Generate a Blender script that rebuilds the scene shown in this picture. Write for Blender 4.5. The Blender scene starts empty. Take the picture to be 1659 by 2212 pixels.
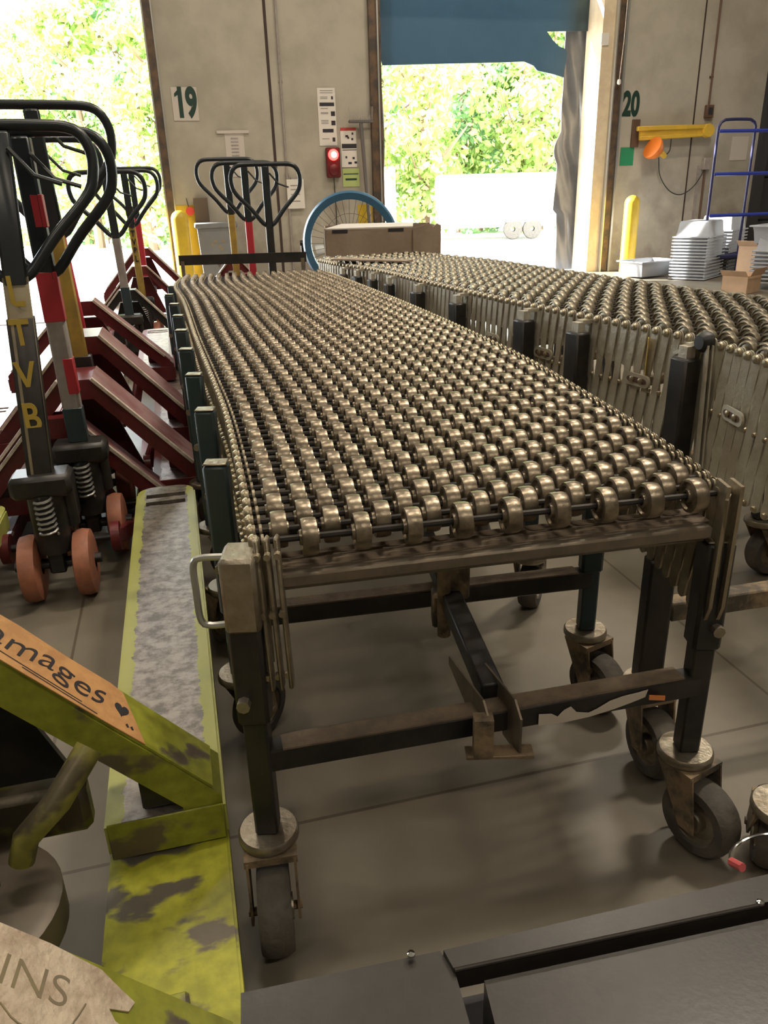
import bpy, math, random
from mathutils import Vector, Matrix
random.seed(7)
PI = math.pi
scene = bpy.context.scene
COL = scene.collection
TH = math.radians(14.04)
WD = 9.197           # distance of the dock wall along its own normal
def AD(a, d, z=0.0):  # wall-aligned frame -> world
    c, s = math.cos(TH), math.sin(TH)
    return Vector((a*c - d*s, a*s + d*c, z))

# ------------------------------------------------------------------ materials
def mat(name, color, rough=0.5, metal=0.0, noise=None, nscale=8.0, namt=0.5, bump=0.0, bscale=60.0,
        emit=None, estr=0.0, trans=0.0, spec=0.5, detail=6.0, lo=0.4, hi=0.6, rvar=0.0):
    m = bpy.data.materials.new(name); m.use_nodes = True
    nt = m.node_tree; b = nt.nodes['Principled BSDF']
    b.inputs['Base Color'].default_value = (*color, 1)
    b.inputs['Roughness'].default_value = rough
    b.inputs['Metallic'].default_value = metal
    b.inputs['Specular IOR Level'].default_value = spec
    tc = nt.nodes.new('ShaderNodeTexCoord')
    if noise is not None:
        n = nt.nodes.new('ShaderNodeTexNoise'); n.inputs['Scale'].default_value = nscale
        n.inputs['Detail'].default_value = detail; n.inputs['Roughness'].default_value = 0.65
        nt.links.new(tc.outputs['Object'], n.inputs['Vector'])
        r = nt.nodes.new('ShaderNodeValToRGB')
        r.color_ramp.elements[0].position = lo; r.color_ramp.elements[1].position = hi
        r.color_ramp.elements[0].color = (0, 0, 0, 1); r.color_ramp.elements[1].color = (namt,)*3 + (1,)
        nt.links.new(n.outputs['Fac'], r.inputs['Fac'])
        mx = nt.nodes.new('ShaderNodeMixRGB'); mx.inputs['Color1'].default_value = (*color, 1)
        mx.inputs['Color2'].default_value = (*noise, 1)
        nt.links.new(r.outputs['Color'], mx.inputs['Fac'])
        nt.links.new(mx.outputs['Color'], b.inputs['Base Color'])
        if rvar:
            mr = nt.nodes.new('ShaderNodeMath'); mr.operation = 'MULTIPLY_ADD'
            mr.inputs[1].default_value = rvar; mr.inputs[2].default_value = rough
            nt.links.new(n.outputs['Fac'], mr.inputs[0]); nt.links.new(mr.outputs[0], b.inputs['Roughness'])
    if bump:
        n2 = nt.nodes.new('ShaderNodeTexNoise'); n2.inputs['Scale'].default_value = bscale
        n2.inputs['Detail'].default_value = 5
        nt.links.new(tc.outputs['Object'], n2.inputs['Vector'])
        bp = nt.nodes.new('ShaderNodeBump'); bp.inputs['Strength'].default_value = bump
        bp.inputs['Distance'].default_value = 0.01
        nt.links.new(n2.outputs['Fac'], bp.inputs['Height']); nt.links.new(bp.outputs['Normal'], b.inputs['Normal'])
    if emit:
        b.inputs['Emission Color'].default_value = (*emit, 1); b.inputs['Emission Strength'].default_value = estr
    if trans:
        b.inputs['Transmission Weight'].default_value = trans
    return m

M = {}
M['wheel_l'] = mat('zinc_wheel_brown', (.33, .275, .20), .32, .75, (.12, .095, .065), 35, .7, .05, 200)
M['wheel_r'] = mat('zinc_wheel_grey', (.34, .30, .22), .38, .65, (.16, .135, .09), 35, .7, .05, 200)
M['axle'] = mat('dark_axle', (.035, .03, .026), .45, .4)
M['cap'] = mat('zinc_rivet', (.50, .43, .30), .35, .8, (.3, .25, .17), 60, .5)
M['link'] = mat('zinc_link', (.36, .31, .22), .38, .65, (.17, .13, .08), 14, .6, .2, 90)
M['link_r'] = mat('zinc_link_grey', (.56, .53, .43), .42, .25, (.36, .29, .20), 9, .6, .2, 90)
M['black'] = mat('black_steel', (.018, .018, .018), .42, .1, (.07, .055, .04), 12, .35)
M['teal'] = mat('dark_teal_tube', (.035, .06, .068), .36, .1, (.06, .07, .07), 10, .4)  # on the legs, bluish flare haze put into the black
M['zinc'] = mat('zinc_plate', (.36, .32, .25), .38, .75, (.20, .15, .10), 16, .6, .2, 80)
M['dusty'] = mat('dusty_steel', (.085, .072, .055), .6, .2, (.38, .27, .16), 18, .8, .3, 70)
M['beam'] = mat('beam_steel', (.17, .145, .11), .45, .45, (.26, .20, .14), 30, .5, .1, 80)
M['disc'] = mat('turntable_steel', (.10, .085, .065), .45, .3, (.16, .12, .08), 5, .5)
M['dustytop'] = mat('rusty_dust', (.20, .15, .10), .8, 0, (.10, .075, .055), 25, .6, .4, 80)
M['tyre'] = mat('grey_rubber', (.075, .066, .055), .75, 0, (.13, .11, .085), 20, .6, .3, 60)
M['white_edge'] = mat('worn_edge_paint', (.72, .66, .56), .5, 0, (.35, .22, .15), 40, .5)
M['red'] = mat('red_paint', (.15, .018, .020), .38, 0, (.07, .02, .02), 12, .6, .15, 40)
M['redtop'] = mat('skylit_red_paint', (.33, .20, .20), .42, 0, (.20, .045, .04), 8, .7, .15, 40)  # paler red: sky reflection on the sloped tops put into the colour
M['handle'] = mat('handle_black', (.022, .028, .032), .3, 0)
M['orange_wheel'] = mat('poly_orange', (.42, .16, .09), .5, 0, (.15, .07, .05), 15, .5)
M['ochre'] = mat('yellow_ochre_post', (.46, .31, .055), .5, 0, (.22, .15, .06), 14, .5)
M['olive'] = mat('olive_post', (.22, .18, .12), .5, 0, (.30, .25, .12), 14, .5)
M['safred'] = mat('safety_red', (.50, .035, .05), .4)
M['grey_post'] = mat('grey_post', (.30, .26, .24), .45, .1, (.45, .40, .36), 14, .5)
M['yellow_letter'] = mat('yellow_letter', (.62, .44, .08), .5)
M['yellow'] = mat('bollard_yellow', (.60, .41, .025), .42, 0, (.40, .28, .04), 7, .5, .1, 30)
M['blue'] = mat('cart_blue', (.035, .06, .42), .35)
M['navy'] = mat('cart_navy', (.03, .03, .10), .4)
M['fanblue'] = mat('fan_blue', (.035, .13, .24), .4, 0, (.06, .16, .25), 14, .5)
M['wire'] = mat('wire_grey', (.16, .14, .12), .4, .6)
M['card'] = mat('cardboard', (.34, .26, .19), .85, 0, (.24, .17, .12), 5, .6, .2, 30)
M['card_light'] = mat('cardboard_tan', (.62, .42, .27), .85, 0, (.48, .32, .2), 6, .5)
M['paper'] = mat('paper_white', (.70, .66, .60), .7)
M['poster'] = mat('poster_faded', (.52, .47, .42), .7)
M['ink'] = mat('ink_dark', (.025, .022, .028), .6)
M['signgreen'] = mat('number_green_black', (.012, .04, .028), .5)
M['greensq'] = mat('green_sign', (.02, .24, .11), .5)
M['lime_paper'] = mat('lime_paper', (.40, .48, .17), .6)
M['redsign'] = mat('poster_red', (.45, .05, .04), .6)
M['greybox'] = mat('grey_plastic', (.17, .175, .18), .5, 0, (.21, .21, .20), 9, .5)
M['tote'] = mat('tote_grey', (.33, .34, .36), .45)
M['tote_b'] = mat('tote_bluegrey', (.48, .53, .60), .45)
M['curtain'] = mat('dock_curtain', (.055, .095, .115), .55, 0, (.04, .065, .07), 2.0, .5, .2, 6)  # dark green sheet, bluish flare haze partly put into its colour
M['vinyl'] = mat('side_vinyl', (.10, .10, .105), .34, 0, (.06, .06, .065), 3, .6, .5, 9)
M['cream'] = mat('cream_wood', (.70, .58, .40), .6, 0, (.55, .42, .27), 6, .6)
M['steel_dark'] = mat('dark_track_steel', (.07, .055, .045), .5, .3, (.22, .13, .07), 8, .6)
M['galv'] = mat('galvanised', (.50, .50, .47), .35, .7)
M['bracket'] = mat('rust_bracket', (.13, .075, .05), .6, .2)
M['orange'] = mat('orange_lamp', (.85, .22, .03), .4)
M['cable'] = mat('black_cable', (.02, .02, .02), .5)
M['blackglossy'] = mat('black_powdercoat', (.030, .026, .022), .32, .1, (.04, .035, .03), 40, .5, .02, 160)
M['chrome'] = mat('chrome', (.8, .8, .8), .12, 1.0)
M['pink'] = mat('pink_sleeve', (.62, .12, .12), .5)
M['trail'] = mat('trailer_white', (.8, .8, .78), .4)
M['asphalt_w'] = mat('van_black', (.03, .03, .03), .6)
M['bark'] = mat('bark', (.22, .13, .09), .9)
M['yellow_arm'] = mat('arm_yellow', (.72, .46, .05), .45, 0, (.5, .33, .05), 9, .4)
M['brown_board'] = mat('brown_board', (.12, .085, .06), .7)
M['red_tag'] = mat('red_tag', (.6, .06, .05), .5)
M['broom'] = mat('broom_grey', (.12, .11, .105), .6)
M['bristle'] = mat('broom_bristle', (.42, .38, .33), .9)
M['darkdoor'] = mat('dark_door', (.03, .03, .035), .6)
M['tape_white'] = mat('torn_white_tape', (.62, .55, .46), .6)
M['tape_orange'] = mat('torn_orange_tape', (.8, .28, .08), .5)

def translucent(m, col, f):
    nt = m.node_tree; b = nt.nodes['Principled BSDF']; tr = nt.nodes.new('ShaderNodeBsdfTranslucent'); tr.inputs['Color'].default_value = (*col, 1)
    mx = nt.nodes.new('ShaderNodeMixShader'); mx.inputs['Fac'].default_value = f
    nt.links.new(b.outputs[0], mx.inputs[1]); nt.links.new(tr.outputs[0], mx.inputs[2]); nt.links.new(mx.outputs[0], nt.nodes['Material Output'].inputs['Surface'])
translucent(M['curtain'], (.10, .17, .22), .35); translucent(M['vinyl'], (.2, .2, .21), .15)
def leafmat(name, c1, c2):
    m = bpy.data.materials.new(name); m.use_nodes = True; nt = m.node_tree
    b = nt.nodes['Principled BSDF']; b.inputs['Roughness'].default_value = .6
    oi = nt.nodes.new('ShaderNodeTexCoord'); n = nt.nodes.new('ShaderNodeTexNoise'); n.inputs['Scale'].default_value = 1.2
    nt.links.new(oi.outputs['Object'], n.inputs['Vector'])
    r = nt.nodes.new('ShaderNodeValToRGB'); r.color_ramp.elements[0].position = .35; r.color_ramp.elements[1].position = .65
    c1 = [min(1, c*1.25+.03) for c in c1]; c2 = [min(1, c*1.35+.06) for c in c2]
    r.color_ramp.elements[0].color = (*c1, 1); r.color_ramp.elements[1].color = (*c2, 1)
    nt.links.new(n.outputs['Fac'], r.inputs['Fac']); nt.links.new(r.outputs['Color'], b.inputs['Base Color'])
    tr = nt.nodes.new('ShaderNodeBsdfTranslucent'); nt.links.new(r.outputs['Color'], tr.inputs['Color'])
    mx = nt.nodes.new('ShaderNodeMixShader'); mx.inputs['Fac'].default_value = .45
    nt.links.new(b.outputs[0], mx.inputs[1]); nt.links.new(tr.outputs[0], mx.inputs[2])
    nt.links.new(mx.outputs[0], nt.nodes['Material Output'].inputs['Surface'])
    return m
M['leaf1'] = leafmat('leaves_yellowgreen', (.20, .30, .07), (.42, .50, .14))
M['leaf2'] = leafmat('leaves_green', (.10, .22, .10), (.24, .38, .16))

def jackpaint(name, paint, bare, thr):
    """paint worn through to bare metal in patches of its own shape"""
    m = bpy.data.materials.new(name); m.use_nodes = True; nt = m.node_tree
    b = nt.nodes['Principled BSDF']
    tc = nt.nodes.new('ShaderNodeTexCoord')
    n = nt.nodes.new('ShaderNodeTexNoise'); n.inputs['Scale'].default_value = 9; n.inputs['Detail'].default_value = 8
    mp = nt.nodes.new('ShaderNodeMapping'); mp.inputs['Scale'].default_value = (.7, 1.3, 1)
    nt.links.new(tc.outputs['Object'], mp.inputs['Vector']); nt.links.new(mp.outputs[0], n.inputs['Vector'])
    r = nt.nodes.new('ShaderNodeValToRGB'); r.color_ramp.elements[0].position = thr; r.color_ramp.elements[1].position = thr+.04
    nt.links.new(n.outputs['Fac'], r.inputs['Fac'])
    n2 = nt.nodes.new('ShaderNodeTexNoise'); n2.inputs['Scale'].default_value = 45; n2.inputs['Detail'].default_value = 6
    nt.links.new(tc.outputs['Object'], n2.inputs['Vector'])
    r2 = nt.nodes.new('ShaderNodeValToRGB')
    r2.color_ramp.elements[0].position = .35; r2.color_ramp.elements[1].position = .65
    r2.color_ramp.elements[0].color = (*[c*.7 for c in paint], 1); r2.color_ramp.elements[1].color = (*paint, 1)
    nt.links.new(n2.outputs['Fac'], r2.inputs['Fac'])
    mx = nt.nodes.new('ShaderNodeMixRGB'); nt.links.new(r.outputs['Color'], mx.inputs['Fac'])
    nt.links.new(r2.outputs['Color'], mx.inputs['Color1']); mx.inputs['Color2'].default_value = (*bare, 1)
    nt.links.new(mx.outputs[0], b.inputs['Base Color']); b.inputs['Roughness'].default_value = .42
    ml = nt.nodes.new('ShaderNodeMath'); ml.operation = 'MULTIPLY'; ml.inputs[1].default_value = .5
    nt.links.new(r.outputs['Color'], ml.inputs[0]); nt.links.new(ml.outputs[0], b.inputs['Metallic'])
    bp = nt.nodes.new('ShaderNodeBump'); bp.inputs['Strength'].default_value = .3; bp.inputs['Distance'].default_value = .004
    nt.links.new(n2.outputs['Fac'], bp.inputs['Height']); nt.links.new(bp.outputs[0], b.inputs['Normal'])
    return m
LIME = (.36, .38, .035)
M['lime'] = jackpaint('lime_paint', (.33, .345, .04), (.17, .14, .10), .565)
M['lime_patch'] = jackpaint('lime_paint_patchy', (.45, .45, .04), (.15, .13, .10), .51)

def forkwear(name, paint, bare, half=.055):
    """fork top: metal rubbed bare along the middle, paint left along the rims"""
    m = bpy.data.materials.new(name); m.use_nodes = True; nt = m.node_tree
    b = nt.nodes['Principled BSDF']
    tc = nt.nodes.new('ShaderNodeTexCoord'); sp = nt.nodes.new('ShaderNodeSeparateXYZ')
    nt.links.new(tc.outputs['Object'], sp.inputs[0])
    ab = nt.nodes.new('ShaderNodeMath'); ab.operation = 'ABSOLUTE'; nt.links.new(sp.outputs['X'], ab.inputs[0])
    n = nt.nodes.new('ShaderNodeTexNoise'); n.inputs['Scale'].default_value = 26; n.inputs['Detail'].default_value = 12; n.inputs['Roughness'].default_value = .72
    mp = nt.nodes.new('ShaderNodeMapping'); mp.inputs['Scale'].default_value = (1.1, 1.3, 1)
    nt.links.new(tc.outputs['Object'], mp.inputs['Vector']); nt.links.new(mp.outputs[0], n.inputs['Vector'])
    ad = nt.nodes.new('ShaderNodeMath'); ad.operation = 'MULTIPLY_ADD'; ad.inputs[1].default_value = .038
    nt.links.new(n.outputs['Fac'], ad.inputs[0]); nt.links.new(ab.outputs[0], ad.inputs[2])
    ls = nt.nodes.new('ShaderNodeMath'); ls.operation = 'LESS_THAN'; ls.inputs[1].default_value = half+.0225
    nt.links.new(ad.outputs[0], ls.inputs[0])
    r = nt.nodes.new('ShaderNodeValToRGB'); e = r.color_ramp.elements
    e[0].position = .40; e[1].position = .58
    e[0].color = (*[c*.45 for c in bare], 1); e[1].color = (*bare, 1)
    nt.links.new(n.outputs['Fac'], r.inputs['Fac'])
    mx = nt.nodes.new('ShaderNodeMixRGB'); nt.links.new(ls.outputs[0], mx.inputs['Fac'])
    mx.inputs['Color1'].default_value = (*paint, 1); nt.links.new(r.outputs['Color'], mx.inputs['Color2'])
    nt.links.new(mx.outputs[0], b.inputs['Base Color']); b.inputs['Roughness'].default_value = .42
    mm = nt.nodes.new('ShaderNodeMath'); mm.operation = 'MULTIPLY'; mm.inputs[1].default_value = .7
    nt.links.new(ls.outputs[0], mm.inputs[0]); nt.links.new(mm.outputs[0], b.inputs['Metallic'])
    bp = nt.nodes.new('ShaderNodeBump'); bp.inputs['Strength'].default_value = .35; bp.inputs['Distance'].default_value = .003
    nt.links.new(n.outputs['Fac'], bp.inputs['Height']); nt.links.new(bp.outputs[0], b.inputs['Normal'])
    return m
M['fork_lime'] = forkwear('fork_worn_lime', (.40, .41, .10), (.40, .35, .31))
M['fork_red'] = forkwear('fork_worn_red', (.20, .04, .04), (.52, .42, .38))

# ------------------------------------------------------------------ mesh builder
class MB:
    def __init__(s): s.v = []; s.f = []; s.sm = []
    def add(s, vs, fs, smooth=False):
        o = len(s.v); s.v += [tuple(v) for v in vs]; s.f += [tuple(i+o for i in f) for f in fs]; s.sm += [smooth]*len(fs); return s
    def box(s, x0, x1, y0, y1, z0, z1, bev=0.0):
        return s.obox(Vector(((x0+x1)/2, (y0+y1)/2, (z0+z1)/2)), Vector((1,0,0)), Vector((0,1,0)), Vector((0,0,1)), abs(x1-x0), abs(y1-y0), abs(z1-z0), bev)
    def obox(s, c, ax, ay, az, lx, ly, lz, bev=0.0):
        hx, hy, hz = lx/2, ly/2, lz/2
        b = min(bev, hx*.9, hy*.9, hz*.9)
        if b <= 0:
            vs = [c+ax*(hx*i)+ay*(hy*j)+az*(hz*k) for i in (-1,1) for j in (-1,1) for k in (-1,1)]
            return s.add(vs, [(0,1,3,2),(4,6,7,5),(0,4,5,1),(2,3,7,6),(0,2,6,4),(1,5,7,3)])
        # chamfered box: 24 verts
        vs = []; idx = {}
        for i in (-1,1):
            for j in (-1,1):
                for k in (-1,1):
                    for n in range(3):
                        x = hx-(0 if n==0 else b); y = hy-(0 if n==1 else b); z = hz-(0 if n==2 else b)
                        idx[(i,j,k,n)] = len(vs); vs.append(c+ax*(i*x)+ay*(j*y)+az*(k*z))
        fs = []
        for sgn in (-1,1):
            for n in range(3):
                q = []
                for (p,r) in ((-1,-1),(1,-1),(1,1),(-1,1)):
                    t = [0,0,0]; t[n] = sgn; t[(n+1)%3] = p; t[(n+2)%3] = r
                    q.append(idx[(t[0],t[1],t[2],n)])
                fs.append(tuple(q) if sgn > 0 else tuple(q[::-1]))
        for n in range(3):
            a1, a2 = (n+1)%3, (n+2)%3
            for p in (-1,1):
                for r in (-1,1):
                    t0 = [0,0,0]; t1 = [0,0,0]; t0[n] = -1; t1[n] = 1
                    t0[a1] = t1[a1] = p; t0[a2] = t1[a2] = r
                    fs.append((idx[(*t0,a1)], idx[(*t1,a1)], idx[(*t1,a2)], idx[(*t0,a2)]))
        for i in (-1,1):
            for j in (-1,1):
                for k in (-1,1): fs.append((idx[(i,j,k,0)], idx[(i,j,k,1)], idx[(i,j,k,2)]))
        return s.add(vs, fs)
    def bar(s, p, q, w, h, up=(0,0,1), bev=0.0, ext=0.0):
        p = Vector(p); q = Vector(q); d = q-p; L = d.length; d.normalize(); up = Vector(up)
        x = d.cross(up)
        if x.length < 1e-4: x = d.cross(Vector((0,1,0)))
        x.normalize(); z = x.cross(d)
        return s.obox((p+q)/2, x, d, z, w, L+2*ext, h, bev)
    def tube(s, pts, r, n=10, closed=False, caps=True):
        pts = [Vector(p) for p in pts]; m = len(pts); rs = r if isinstance(r, (list, tuple)) else [r]*m
        T = []
        for i in range(m):
            if closed: t = pts[(i+1)%m]-pts[i-1]
            else: t = pts[min(i+1,m-1)]-pts[max(i-1,0)]
            T.append(t.normalized())
        up = Vector((0,0,1)) if abs(T[0].z) < .9 else Vector((0,1,0))
        X = T[0].cross(up).normalized(); vs = []
        for i in range(m):
            X = (X - T[i]*X.dot(T[i])).normalized(); Y = T[i].cross(X)
            for k in range(n):
                a = 2*PI*k/n; vs.append(pts[i]+(X*math.cos(a)+Y*math.sin(a))*rs[i])
        fs = []
        for i in range(m if closed else m-1):
            j = (i+1)%m
            for k in range(n):
                l = (k+1)%n; fs.append((i*n+k, i*n+l, j*n+l, j*n+k))
        s.add(vs, fs, True)
        if caps and not closed:
            o = len(s.v)-len(vs)
            s.f += [tuple(o+k for k in range(n))[::-1], tuple(o+(m-1)*n+k for k in range(n))]; s.sm += [False, False]
        return s
    def lathe(s, prof, c=(0,0,0), axis=(0,0,1), n=20, smooth=True):
        c = Vector(c); A = Vector(axis).normalized()
        up = Vector((0,0,1)) if abs(A.z) < .9 else Vector((1,0,0))
        X = A.cross(up).normalized(); Y = A.cross(X); vs = []
        for (r, h) in prof:
            for k in range(n):
                a = 2*PI*k/n; vs.append(c+A*h+(X*math.cos(a)+Y*math.sin(a))*r)
        fs = []
        for i in range(len(prof)-1):
            for k in range(n):
                l = (k+1)%n; fs.append((i*n+k, i*n+l, (i+1)*n+l, (i+1)*n+k))
        return s.add(vs, fs, smooth)
    def cyl(s, p, q, r, n=16, r2=None):
        p = Vector(p); q = Vector(q); L = (q-p).length; r2 = r if r2 is None else r2
        return s.lathe([(1e-4,0),(r,0),(r,0),(r2,L),(r2,L),(1e-4,L)], p, q-p, n)
    def prism(s, poly, f, t0, t1):
        """poly 2D points, f(x,y,t)->3D"""
        n = len(poly)
        vs = [f(x,y,t0) for x,y in poly]+[f(x,y,t1) for x,y in poly]
        fs = [tuple(range(n))[::-1], tuple(range(n,2*n))]+[(i,(i+1)%n,n+(i+1)%n,n+i) for i in range(n)]
        return s.add(vs, fs)
    def mesh(s, name, m):
        me = bpy.data.meshes.new(name); me.from_pydata(s.v, [], s.f)
        me.polygons.foreach_set('use_smooth', s.sm)
        me.materials.append(m); me.validate(); me.update()
        import bmesh
        bm = bmesh.new(); bm.from_mesh(me); bmesh.ops.recalc_face_normals(bm, faces=bm.faces); bm.to_mesh(me); bm.free()
        try:
            me.set_sharp_from_angle(angle=math.radians(42))
        except Exception: pass
        return me
    def obj(s, name, m, parent=None, loc=(0,0,0), rz=0.0):
        o = bpy.data.objects.new(name, s.mesh(name, m)); COL.objects.link(o)
        o.location = loc; o.rotation_euler = (0,0,rz)
        if parent: o.parent = parent
        return o

def tag(o, label=None, cat=None, group=None, kind=None):
    if label: o['label'] = label
    if cat: o['category'] = cat
    if group: o['group'] = group
    if kind: o['kind'] = kind
    return o
def thing(name, label, cat, loc=(0,0,0), rz=0.0, group=None):
    o = bpy.data.objects.new(name, None); COL.objects.link(o); o.location = loc; o.rotation_euler = (0,0,rz)
    o.empty_display_size = .1
    return tag(o, label, cat, group)
def struct(o): o['kind'] = 'structure'; return o
def children(o): return [c for c in bpy.data.objects if c.parent == o]
def copy_tree(o, parent=None):
    c = o.copy(); COL.objects.link(c); c.parent = parent
    for ch in children(o): copy_tree(ch, c)
    return c
def text_mesh(txt, size, depth, bold=0.0, shear=0.0, align='CENTER'):
    cu = bpy.data.curves.new('text', 'FONT'); cu.body = txt; cu.size = size; cu.extrude = depth; cu.offset = bold; cu.shear = shear
    cu.align_x = align; cu.align_y = 'CENTER'; cu.space_character = 1.0
    o = bpy.data.objects.new('text', cu); COL.objects.link(o)
    dg = bpy.context.evaluated_depsgraph_get(); me = bpy.data.meshes.new_from_object(o.evaluated_get(dg))
    COL.objects.unlink(o); bpy.data.objects.remove(o)
    vs = [v.co.copy() for v in me.vertices]; fs = [tuple(p.vertices) for p in me.polygons]
    return vs, fs
def path(pts, n):
    """resample a Catmull-Rom path evenly into n points"""
    P = [Vector(p) for p in pts]; P = [P[0]*2-P[1]]+P+[P[-1]*2-P[-2]]; out = []
    for i in range(1, len(P)-2):
        for k in range(40):
            t = k/40; a, b, c, d = P[i-1:i+3]
            out.append(.5*((2*b)+(c-a)*t+(2*a-5*b+4*c-d)*t*t+(3*b-a-3*c+d)*t**3))
    out.append(P[-2]); acc = [0]
    for i in range(1, len(out)): acc.append(acc[-1]+(out[i]-out[i-1]).length)
    res = []; j = 0
    for k in range(n):
        L = acc[-1]*k/(n-1)
        while j < len(acc)-2 and acc[j+1] < L: j += 1
        t = (L-acc[j])/max(acc[j+1]-acc[j], 1e-9); res.append(out[j].lerp(out[j+1], min(max(t,0),1)))
    return res, acc[-1]

# ------------------------------------------------------------------ camera (standing place, 1 m above the floor, tilted down)
up = Vector((-120., 4000., 1662.)).normalized(); v = Vector((0,0,-1)); fy = (v-up*v.dot(up)).normalized(); fx = fy.cross(up)
cd = bpy.data.cameras.new('camera'); cam = bpy.data.objects.new('camera', cd); COL.objects.link(cam)
R = Matrix((fx, fy, up))
cam.matrix_world = Matrix.Translation((0,0,1.0)) @ R.to_4x4()
cd.sensor_fit = 'VERTICAL'; cd.sensor_height = 36.0; cd.lens = 36.0*1662/2212; cd.clip_start = .02; cd.clip_end = 500
scene.camera = cam

# ------------------------------------------------------------------ room shell
def floor_mat():
    m = bpy.data.materials.new('polished_concrete'); m.use_nodes = True; nt = m.node_tree; b = nt.nodes['Principled BSDF']
    tc = nt.nodes.new('ShaderNodeTexCoord')
    n = nt.nodes.new('ShaderNodeTexNoise'); n.inputs['Scale'].default_value = 1.6; n.inputs['Detail'].default_value = 9; n.inputs['Roughness'].default_value = .6
    nt.links.new(tc.outputs['Object'], n.inputs['Vector'])
    r = nt.nodes.new('ShaderNodeValToRGB'); e = r.color_ramp.elements; e[0].position = .3; e[1].position = .72
    e[0].color = (.13, .11, .08, 1); e[1].color = (.25, .22, .17, 1)
    nt.links.new(n.outputs['Fac'], r.inputs['Fac'])
    br = nt.nodes.new('ShaderNodeTexBrick'); br.offset = 0; br.inputs['Scale'].default_value = 1.0
    br.inputs['Brick Width'].default_value = 1.45; br.inputs['Row Height'].default_value = 1.45; br.inputs['Mortar Size'].default_value = .004
    br.inputs['Mortar Smooth'].default_value = .3
    br.inputs['Color1'].default_value = (1,1,1,1); br.inputs['Color2'].default_value = (1,1,1,1); br.inputs['Mortar'].default_value = (.55,.5,.45,1)
    mp = nt.nodes.new('ShaderNodeMapping'); mp.inputs['Location'].default_value = (.35, .42, 0)
    nt.links.new(tc.outputs['Object'], mp.inputs['Vector']); nt.links.new(mp.outputs[0], br.inputs['Vector'])
    mx = nt.nodes.new('ShaderNodeMixRGB'); mx.blend_type = 'MULTIPLY'; mx.inputs['Fac'].default_value = 1
    nt.links.new(r.outputs['Color'], mx.inputs['Color1']); nt.links.new(br.outputs['Color'], mx.inputs['Color2'])
    nt.links.new(mx.outputs[0], b.inputs['Base Color'])
    n2 = nt.nodes.new('ShaderNodeTexNoise'); n2.inputs['Scale'].default_value = 3; n2.inputs['Detail'].default_value = 4
    nt.links.new(tc.outputs['Object'], n2.inputs['Vector'])
    ma = nt.nodes.new('ShaderNodeMath'); ma.operation = 'MULTIPLY_ADD'; ma.inputs[1].default_value = .22; ma.inputs[2].default_value = .34
    nt.links.new(n2.outputs['Fac'], ma.inputs[0]); nt.links.new(ma.outputs[0], b.inputs['Roughness'])
    return m
def wall_mat():
    m = bpy.data.materials.new('painted_concrete_wall'); m.use_nodes = True; nt = m.node_tree; b = nt.nodes['Principled BSDF']
    tc = nt.nodes.new('ShaderNodeTexCoord')
    n = nt.nodes.new('ShaderNodeTexNoise'); n.inputs['Scale'].default_value = 1.8; n.inputs['Detail'].default_value = 8; n.inputs['Roughness'].default_value = .6
    nt.links.new(tc.outputs['Object'], n.inputs['Vector'])
    r = nt.nodes.new('ShaderNodeValToRGB'); e = r.color_ramp.elements; e[0].position = .36; e[1].position = .58
    e[0].color = (.34, .31, .25, 1); e[1].color = (.43, .395, .325, 1)
    nt.links.new(n.outputs['Fac'], r.inputs['Fac'])
    # scuffs low on the wall
    sp = nt.nodes.new('ShaderNodeSeparateXYZ'); nt.links.new(tc.outputs['Object'], sp.inputs[0])
    mr = nt.nodes.new('ShaderNodeMapRange'); mr.inputs['From Min'].default_value = 1.5; mr.inputs['From Max'].default_value = .5
    nt.links.new(sp.outputs['Z'], mr.inputs['Value'])
    n2 = nt.nodes.new('ShaderNodeTexNoise'); n2.inputs['Scale'].default_value = 4; n2.inputs['Detail'].default_value = 8
    nt.links.new(tc.outputs['Object'], n2.inputs['Vector'])
    r2 = nt.nodes.new('ShaderNodeValToRGB'); r2.color_ramp.elements[0].position = .45; r2.color_ramp.elements[1].position = .68
    nt.links.new(n2.outputs['Fac'], r2.inputs['Fac'])
    mu = nt.nodes.new('ShaderNodeMath'); mu.operation = 'MULTIPLY'; nt.links.new(mr.outputs[0], mu.inputs[0]); nt.links.new(r2.outputs['Color'], mu.inputs[1])
    mx = nt.nodes.new('ShaderNodeMixRGB'); nt.links.new(mu.outputs[0], mx.inputs['Fac']); nt.links.new(r.outputs['Color'], mx.inputs['Color1'])
    mx.inputs['Color2'].default_value = (.25, .21, .17, 1)
    nt.links.new(mx.outputs[0], b.inputs['Base Color']); b.inputs['Roughness'].default_value = .7
    return m
FM = floor_mat(); WM = wall_mat()
plain = mat('plain_wall', (.30, .27, .22), .8)
ceilm = mat('ceiling_paint', (.34, .32, .28), .8)

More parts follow.
